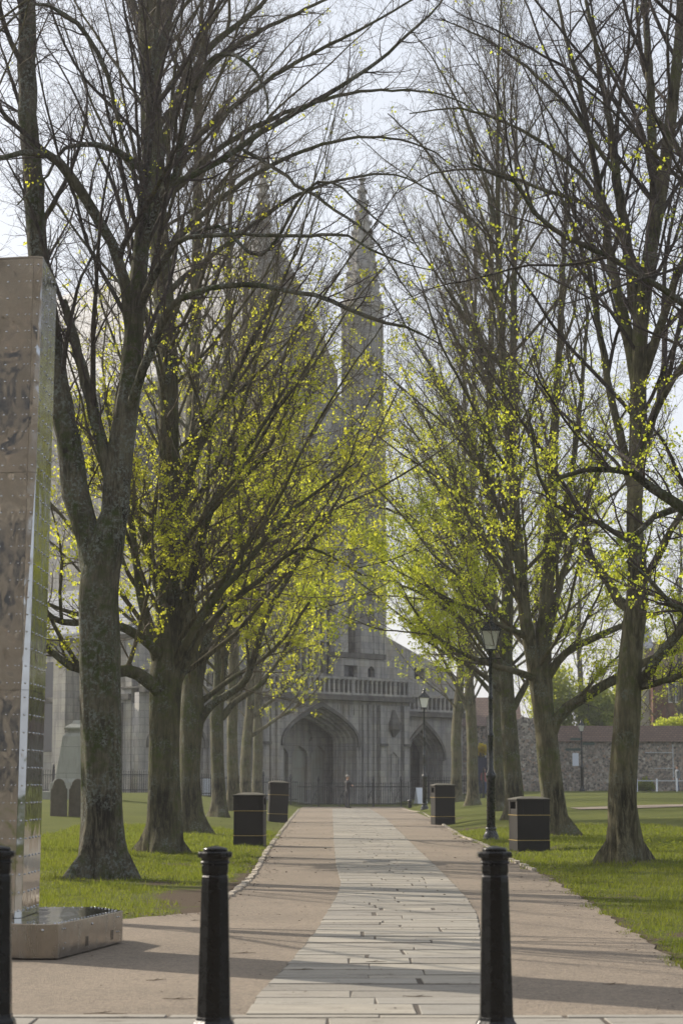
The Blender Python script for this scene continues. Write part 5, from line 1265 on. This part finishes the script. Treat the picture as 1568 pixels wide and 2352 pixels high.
# right-hand aisle front with raking parapet, small dark windows
zA = Z(1450, 885, d2)
xa0, xa1 = tr1-2.6, S(1062, d2)
aw = pl('aisle_wall', [(xa0, zb_-1.6), (xa1, zb_-1.6), (xa1, Z(1560, 1040, d2)), (xa0, zA+.5)], [rect(S(952, d2), S(975, d2), Z(1560, 960, d2), Z(1535, 960, d2))], d2, d2+.6, 'stone')
CB('parapet', 'stone_dark', [(S(770, 1.6), S(885, 1.6), 1.5, d2-.002, Z(1512, 820, 1.6), Z(1500, 820, 1.6))])
pl('gallery_wall', rect(S(768, 1.6), S(932, 1.6), zb_-1.2, Z(1513, 820, 1.6)), [rect(S(790, 1.6), S(821, 1.6), Z(1560, 800, 1.6), Z(1528, 800, 1.6)), arch(S(853, 1.6), .35, Z(1540, 850, 1.6), Z(1530, 850, 1.6), Z(1556, 850, 1.6))], 1.6, 2.0, 'stone')
CB('dark_recess', 'glassdark', [(S(945, d2), S(985, d2), d2+.65, d2+.7, Z(1565, 960, d2), Z(1528, 960, d2)), (S(786, 1.6), S(866, 1.6), 2.05, 2.1, zb_-1.0, Z(1520, 820, 1.6))])
# body of the nave behind, with slate roof; aisle and its wall on the north side
L = 75; zr = zga-.3; ze = Z(860, 775, g3)
nx0, nx1 = xgl, xgr; nc = xgc
CB('nave_wall', 'stone', [(nx0, nx0+1, g3+.65, L, 0, ze-.3), (nx1-1, nx1, g3+.65, L, 0, ze-.3)])
m = MB(); y0, y1 = g3+.61, L+1
m.add([MF @ Vector(p) for p in ((nx0-.4, y0, ze-.2), (nc, y0, zr), (nx1+.4, y0, ze-.2), (nx0-.4, y1, ze-.2), (nc, y1, zr), (nx1+.4, y1, ze-.2), (nx0-.4, y0, ze-.5), (nc, y0, zr-.4), (nx1+.4, y0, ze-.5), (nx0-.4, y1, ze-.5), (nc, y1, zr-.4), (nx1+.4, y1, ze-.5))],
      [(0, 3, 4, 1), (1, 4, 5, 2), (6, 7, 10, 9), (7, 8, 11, 10), (0, 1, 7, 6), (1, 2, 8, 7), (0, 6, 9, 3), (2, 5, 11, 8), (3, 9, 10, 4), (4, 10, 11, 5)])
m.build('roof', M['slate'], cath)
# clerestory windows, aisle
cwm = MB(); cwg = []
for q in range(9):
    yy = 8+q*7.4; cwg.append((nx0-.06, nx0-.01, yy, yy+2.6, ze-8, ze-2.5))
CB('clerestory_window', 'glassdark', cwg)
ax = S(318)+.2; za_ = Z(1600, 330)+4.2
aisle = CB('aisle_wall', 'stone', [(ax, ax+1, 1.0, L, 0, za_)])
CB('string_course', 'stone_dark', [(ax-.25, ax-.002, 1.0, L, Z(1606, 330), Z(1606, 330)+.35), (ax-.2, ax-.002, 1, L, za_-.5, za_+.05)], aisle)
CB('buttress', 'stone', [(ax-1.3, ax-.003, 6+q*7.4, 7.3+q*7.4, 0, za_-1.5) for q in range(9)], aisle)
CB('aisle_window', 'glassdark', [(ax-.05, ax-.01, 8.8+q*7.4, 11.6+q*7.4, 3.4, za_-1.7) for q in range(9)], aisle)
m = MB(); m.add([MF @ Vector(p) for p in ((ax-.3, 1.0, za_), (nx0, 1.0, za_+5), (nx0, L, za_+5), (ax-.3, L, za_), (ax-.3, 1.0, za_-.3), (nx0, 1.0, za_+4.7), (nx0, L, za_+4.7), (ax-.3, L, za_-.3))], [(0, 3, 2, 1), (4, 5, 6, 7), (0, 1, 5, 4), (0, 4, 7, 3), (1, 2, 6, 5), (2, 3, 7, 6)])
m.build('aisle_roof', M['slate'], aisle)
pl('aisle_front', [(ax, zc+.3), (nx0+.3, zc+.3), (nx0+.3, za_+5.3), (ax, za_+.3)], [arch((ax+nx0)/2, 1.5, za_-.6, za_+1.4, zb_+1.2)], d2-.8, d2-.2, 'stone')

# ------------------------------------------------------------------ railings before the cathedral
def railings(x0, x1, y, H, label, gh=1.0, step=.135, post=2.3, zb=None, stays=True):
    t = thing('railings', ((x0+x1)/2, y, 0), label, 'railings'); cx = (x0+x1)/2
    m = MB(); n = int((x1-x0)/step)
    for i in range(n):
        x = x0+(i+.5)*step; z = gzf(x, y) if zb is None else zb
        m.box(x-.016, x+.016, y-.016, y+.016, z-.05, z+H-.10); m.lathe([(.012, 0), (.030, .03), (.022, .06), (.003, .12)], 5, c=(x, y, z+H-.11))
    m.build('bars', M['iron'], t)
    m = MB(); 
    for h in (.16, H-.28):
        k = max(2, int((x1-x0)/3)); 
        for i in range(k):
            a, b = x0+(x1-x0)*i/k, x0+(x1-x0)*(i+1)/k; z = gzf((a+b)/2, y) if zb is None else zb
            m.box(a, b, y-.0175, y+.0175, z+h-.025, z+h+.025)
    m.build('rail', M['iron'], t)
    k = int((x1-x0)/post)
    for i in range(k+1):
        x = x0+(x1-x0)*i/k; z = gzf(x, y) if zb is None else zb; m = MB()
        m.box(x-.05, x+.05, y-.05, y+.05, z-.05, z+H+.05); m.lathe([(.05, 0), (.08, .04), (.09, .10), (.05, .16), (.07, .2), (.01, .34)], 8, c=(x, y, z+H+.04))
        if stays:
            pts = [(x, y-.05, z+H*.72)]+[(x-.12-.28*math.sin(u*math.pi*.5), y-.10-.35*u, z+H*.72*(1-u)) for u in (.25, .5, .75, 1.0)]
            m.tube(pts, .022, 6); m.tube([(x-.05, y-.08, z+H*.35), (x-.2, y-.2, z+H*.5), (x-.28, y-.25, z+H*.38), (x-.2, y-.22, z+H*.28)], .018, 6)
        m.build('post', M['iron'], t)
railings(at(540, 1840, 120).x, at(1112, 1840, 120).x, 120.5, 1.46, 'black spiked iron railings across the end of the path', post=1.5)
railings(at(-20, 1840, 121).x, at(536, 1840, 121).x, 121.5, 1.35, 'black spiked iron railings beyond the left lawn', post=3.2, stays=False)

# ------------------------------------------------------------------ flint wall, tile coping and what stands beyond
def wall_box(name, x0, x1, y0, y1, z0, z1, mat, parent): m = MB(); m.box(x0, x1, y0, y1, z0, z1); return m.build(name, M[mat], parent)
DW = 141
wl_ = thing('flint_wall', (at(1400, 1800, DW).x, DW, .5), 'long flint rubble wall with a red tile coping beyond the right lawn', 'wall')
xa, xb = at(1232, 1800, DW).x, 48; zt = at(1400, 1704, DW).z; zr_ = at(1400, 1667, DW).z
wall_box('masonry', xa, xb, DW, DW+.7, -.2, zt, 'flint', wl_)
m = MB(); m.add([(xa-.05, DW-.25, zt+.003), (xb, DW-.25, zt+.003), (xb, DW+.95, zt+.003), (xa-.05, DW+.95, zt+.003), (xa-.05, DW+.35, zr_), (xb, DW+.35, zr_)], [(0, 3, 2, 1), (0, 1, 5, 4), (3, 4, 5, 2), (0, 4, 3), (1, 2, 5)]); m.build('coping', M['tile'], wl_)
m = MB()
for Y, X0, X1 in ((1696, 1555, 1700), (1750, 1480, 1620), (1799-12, 1500, 1500.1)):
    pass
rl = MB(); za = at(1500, 1730, DW).z; zb2 = at(1500, 1766, DW).z
rl.box(at(1482, 1800, DW).x, at(1545, 1800, DW).x, DW-.08, DW-.03, za, za+.045); rl.box(at(1502, 1800, DW).x, at(1548, 1800, DW).x, DW-.08, DW-.03, zb2, zb2+.045); rl.box(at(1545, 1800, DW).x, at(1547, 1800, DW).x, DW-.081, DW-.028, zb2-.8, za+.6)
rl.build('pale_band', M['grey_metal'], wl_)
nb = at(1321, 1745, DW); m = MB(); m.box(nb.x-.22, nb.x+.22, DW-.05, DW-.004, nb.z-.45, nb.z+.45); m2_ = m.build('plaque', M['white'], wl_)
rw = thing('ruined_wall', (at(1205, 1800, DW-2).x, DW-2, .4), 'taller ruined end of rough flint rubble wall behind the right-hand trunks', 'wall')
rng_ = random.Random(3); xs0, xs1 = at(1118, 1800, DW-2).x, at(1236, 1800, DW-2).x; prof = [(xs0, -.3), (xs1, -.3)]
for k in range(13): prof.append((xs1-(xs1-xs0)*k/12, at(1200, 1652, DW).z+rng_.uniform(-.18, .18)-(.3 if k < 1 else 0)))
m = MB(); m.prism(prof, -1.0, 0, Matrix.Translation((0, DW-2, 0)) @ Matrix.Rotation(math.pi/2, 4, 'X') @ Matrix.Diagonal((1, 1, -1, 1)))
m.build('masonry', M['flint'], rw)
def house(name, label, X0, X1, Yt, D, mat, roofmat, dz=6, hip=2.2, wins=()):
    a, b = at(X0, Yt, D).x, at(X1, Yt, D).x; z = at(X0, Yt, D).z; t = thing(name, ((a+b)/2, D, .3), label, 'building')
    w = wall_box('wall', a, b, D, D+dz, 0, z, mat, t)
    m = MB(); m.add([(a-.3, D-.3, z), (b+.3, D-.3, z), (b+.3, D+dz+.3, z), (a-.3, D+dz+.3, z), (a-.3, D+dz/2, z+hip), (b+.3, D+dz/2, z+hip)], [(0, 3, 2, 1), (0, 1, 5, 4), (3, 4, 5, 2), (0, 4, 3), (1, 2, 5)]); m.build('roof', M[roofmat], t)
    for (u, Y, ww_, hh) in wins:
        x = a+(b-a)*u; zz = at(X0, Y, D).z; m = MB(); m.box(x-ww_/2, x+ww_/2, D-.04, D+.0, zz-hh/2, zz+hh/2); wn_ = m.build('window', M['glassdark'], w)
        m = MB(); m.box(x-ww_/2-.06, x-ww_/2, D-.07, D-.001, zz-hh/2, zz+hh/2); m.box(x+ww_/2, x+ww_/2+.06, D-.07, D-.001, zz-hh/2, zz+hh/2); m.box(x-ww_/2-.06, x+ww_/2+.06, D-.08, D-.001, zz+hh/2, zz+hh/2+.08); m.box(x-ww_/2-.06, x+ww_/2+.06, D-.08, D-.001, zz-hh/2-.08, zz-hh/2); m.box(x-.03, x+.03, D-.06, D-.041, zz-hh/2, zz+hh/2); m.build('frame', M['render'], wn_)
    return t
house('brick_house', 'dark red brick house rising over the flint wall at the right edge', 1497, 1760, 1530, 166, 'brick', 'tile', wins=((.2, 1590, 1.1, 1.6), (.5, 1590, 1.1, 1.6)))
house('white_house', 'narrow pale rendered gable between the trees and the brick house', 1452, 1492, 1490, 168, 'render', 'slate')
house('dark_outbuilding', 'low dark building in shade behind the right-hand trunks', 1030, 1190, 1668, 146, 'flint', 'tile', wins=((.4, 1740, 1.2, 1.4),))
def bush(name, label, X0, X1, Y0, Y1, D, mat, n, seed, cat='shrub', sz_=.12, dep=1.5, base=None):
    rng = np.random.default_rng(seed); a, b = at(X0, Y0, D), at(X1, Y1, D); cx, cz = (a.x+b.x)/2, (a.z+b.z)/2; rx, rz_ = (b.x-a.x)/2, abs(b.z-a.z)/2
    zb = base if base is not None else gzf(cx, D)
    t = thing(name, (cx, D, zb), label, cat)
    d = rng.normal(size=(n, 3)); d /= np.linalg.norm(d, axis=1, keepdims=True); r = rng.random(n)**.4*(1+.18*np.sin(d[:, 0]*7+seed)*np.sin(d[:, 2]*5)+.12*np.sin(d[:, 0]*15+d[:, 2]*13))
    e = np.stack([cx+d[:, 0]*r*rx, D+d[:, 1]*r*dep, np.maximum(cz+d[:, 2]*r*rz_, zb)], -1)
    ax_ = rng.normal(size=(n, 3)); ax_ /= np.linalg.norm(ax_, axis=1, keepdims=True); s_ = np.cross(ax_, rng.normal(size=(n, 3))); s_ /= np.linalg.norm(s_, axis=1, keepdims=True); q = sz_*rng.uniform(.5, 1.3, n)[:, None]
    V = np.stack([e, e+ax_*q*.5+s_*q*.4, e+ax_*q, e+ax_*q*.5-s_*q*.4], 1).reshape(-1, 3); I = np.arange(n)[:, None]*4
    link('foliage', npmesh('foliage', V, np.vstack([I+[0, 1, 2], I+[0, 2, 3]])), M[mat], t)
    m = MB(); rr = random.Random(seed)
    for k in range(9):
        x = cx+rr.uniform(-.8, .8)*rx; y = D+rr.uniform(-.5, .5)*dep; m.tube([(cx+(x-cx)*.5, y, zb-.1), (x, y, zb+(cz-zb)*.7), (x+rr.uniform(-.2, .2), y, cz+rz_*.4)], [.05, .035, .012], 6)
    m.build('stems', M['branch'], t)
bush('hedge', 'clipped green hedge behind the white rail on the right', 1462, 1502, 1789, 1820, 139.5, 'leaf_dark', 5000, 5, 'hedge', .1, .5)
bush('yellow_shrub', 'small bright yellow shrub glimpsed between two right-hand trunks', 1094, 1118, 1708, 1735, 140, 'leaf_gold', 900, 6, sz_=.14, dep=.5, base=at(1100, 1736, 140).z)
for i, (X0, X1, Y0, Y1, D, lab) in enumerate(((1210, 1330, 1520, 1720, 150, 'dark evergreen mass behind the flint wall beside the ruined end'), (1320, 1420, 1570, 1720, 149, 'lower dark evergreen behind the flint wall above the finger-post'), (1400, 1470, 1560, 1720, 151, 'dark evergreen behind the flint wall next to the pale gable'), (1490, 1620, 1645, 1690, 143.5, 'green climber trailing along the top of the flint wall'))):
    bush('evergreen_shrub', lab, X0, X1, Y0, Y1, D, 'leaf_dark' if i < 3 else 'leaf_green', 9000 if i < 3 else 3500, 20+i, sz_=.22 if i < 3 else .14, dep=2 if i < 3 else .6)
m = MB(); a = at(1094, 1740, 139.8); b = at(1121, 1740, 139.8); m.box(a.x, b.x, 139.2, 139.26, .3, a.z-.02); o = m.build('hoarding', M['navy']); props(o, 'dark navy hoarding between trunks under the yellow shrub', 'hoarding')
# white rail by the hedge
wr = thing('white_rail', (at(1500, 1800, 133).x, 133, .6), 'low white post and rail by the far footway in front of the hedge', 'railing')
m = MB(); m.box(at(1462, 1800, 133).x, at(1640, 1800, 133).x, 132.97, 133.03, at(1500, 1794, 133).z-.03, at(1500, 1794, 133).z+.04); m.build('rail', M['grey_metal'], wr)
for X in (1462, 1508, 1554, 1600): 
    m = MB(); x = at(X, 1800, 133).x; m.box(x-.05, x+.05, 132.95-.0, 133.05, .4, at(1500, 1789, 133).z); m.build('post', M['white'], wr)

# ------------------------------------------------------------------ flint and stone building behind the viewer, seen mirrored in the steel
M['museum_flint'] = flint_mat('museum_flint', (.03, .028, .026), (.11, .098, .085), (.19, .165, .135), 3.2)
bh = thing('flint_museum', (-6, -9, 0), 'knapped flint building with pale stone bands, seen only mirrored in the steel pillar', 'building')
wall_box('wall', -36, 9, -10, -9, -.2, 17, 'museum_flint', bh)
bx = [(-36.1, 9.1, -9.0, -8.86, z, z+h) for z, h in ((0, .7), (4.3, .5), (8.6, .55), (12.9, .6), (16.4, .6))]
for x in range(-34, 9, 5): bx.append((x-1.0, x-.55, -8.998, -8.9, .7, 16.4)); bx.append((x+.55, x+1.0, -8.998, -8.9, .7, 16.4))
m = MB()
for b_ in bx: m.box(*b_)
m.build('stone_dressing', M['tanstone'], bh)
for x in range(-34, 9, 5):
    for z in (1.6, 5.6, 9.9):
        m = MB(); m.box(x-.55, x+.55, -8.995, -8.93, z, z+1.9); m.build('window', M['glassdark'], bh)
m = MB(); m.add([(-36.5, -8.5, 17.1), (9.5, -8.5, 17.1), (9.5, -16, 17.1), (-36.5, -16, 17.1), (-36.5, -12.2, 20), (9.5, -12.2, 20)], [(0, 1, 2, 3), (0, 4, 5, 1), (3, 2, 5, 4), (0, 3, 4), (1, 5, 2)]); m.build('roof', M['slate'], bh)

# ------------------------------------------------------------------ haze
hz_m = bpy.data.materials.new('haze'); hz_m.use_nodes = True; hn = hz_m.node_tree
for n_ in list(hn.nodes):
    if n_.type != 'OUTPUT_MATERIAL': hn.nodes.remove(n_)
pv = hn.nodes.new('ShaderNodeVolumePrincipled'); pv.inputs['Density'].default_value = .00045; pv.inputs['Color'].default_value = (.93, .95, 1, 1); pv.inputs['Anisotropy'].default_value = .3
hn.links.new(pv.outputs[0], hn.nodes['Material Output'].inputs['Volume'])
m = MB(); m.box(-430, 430, -70, 930, -1.6, 62); props(m.build('haze', hz_m), kind='stuff')
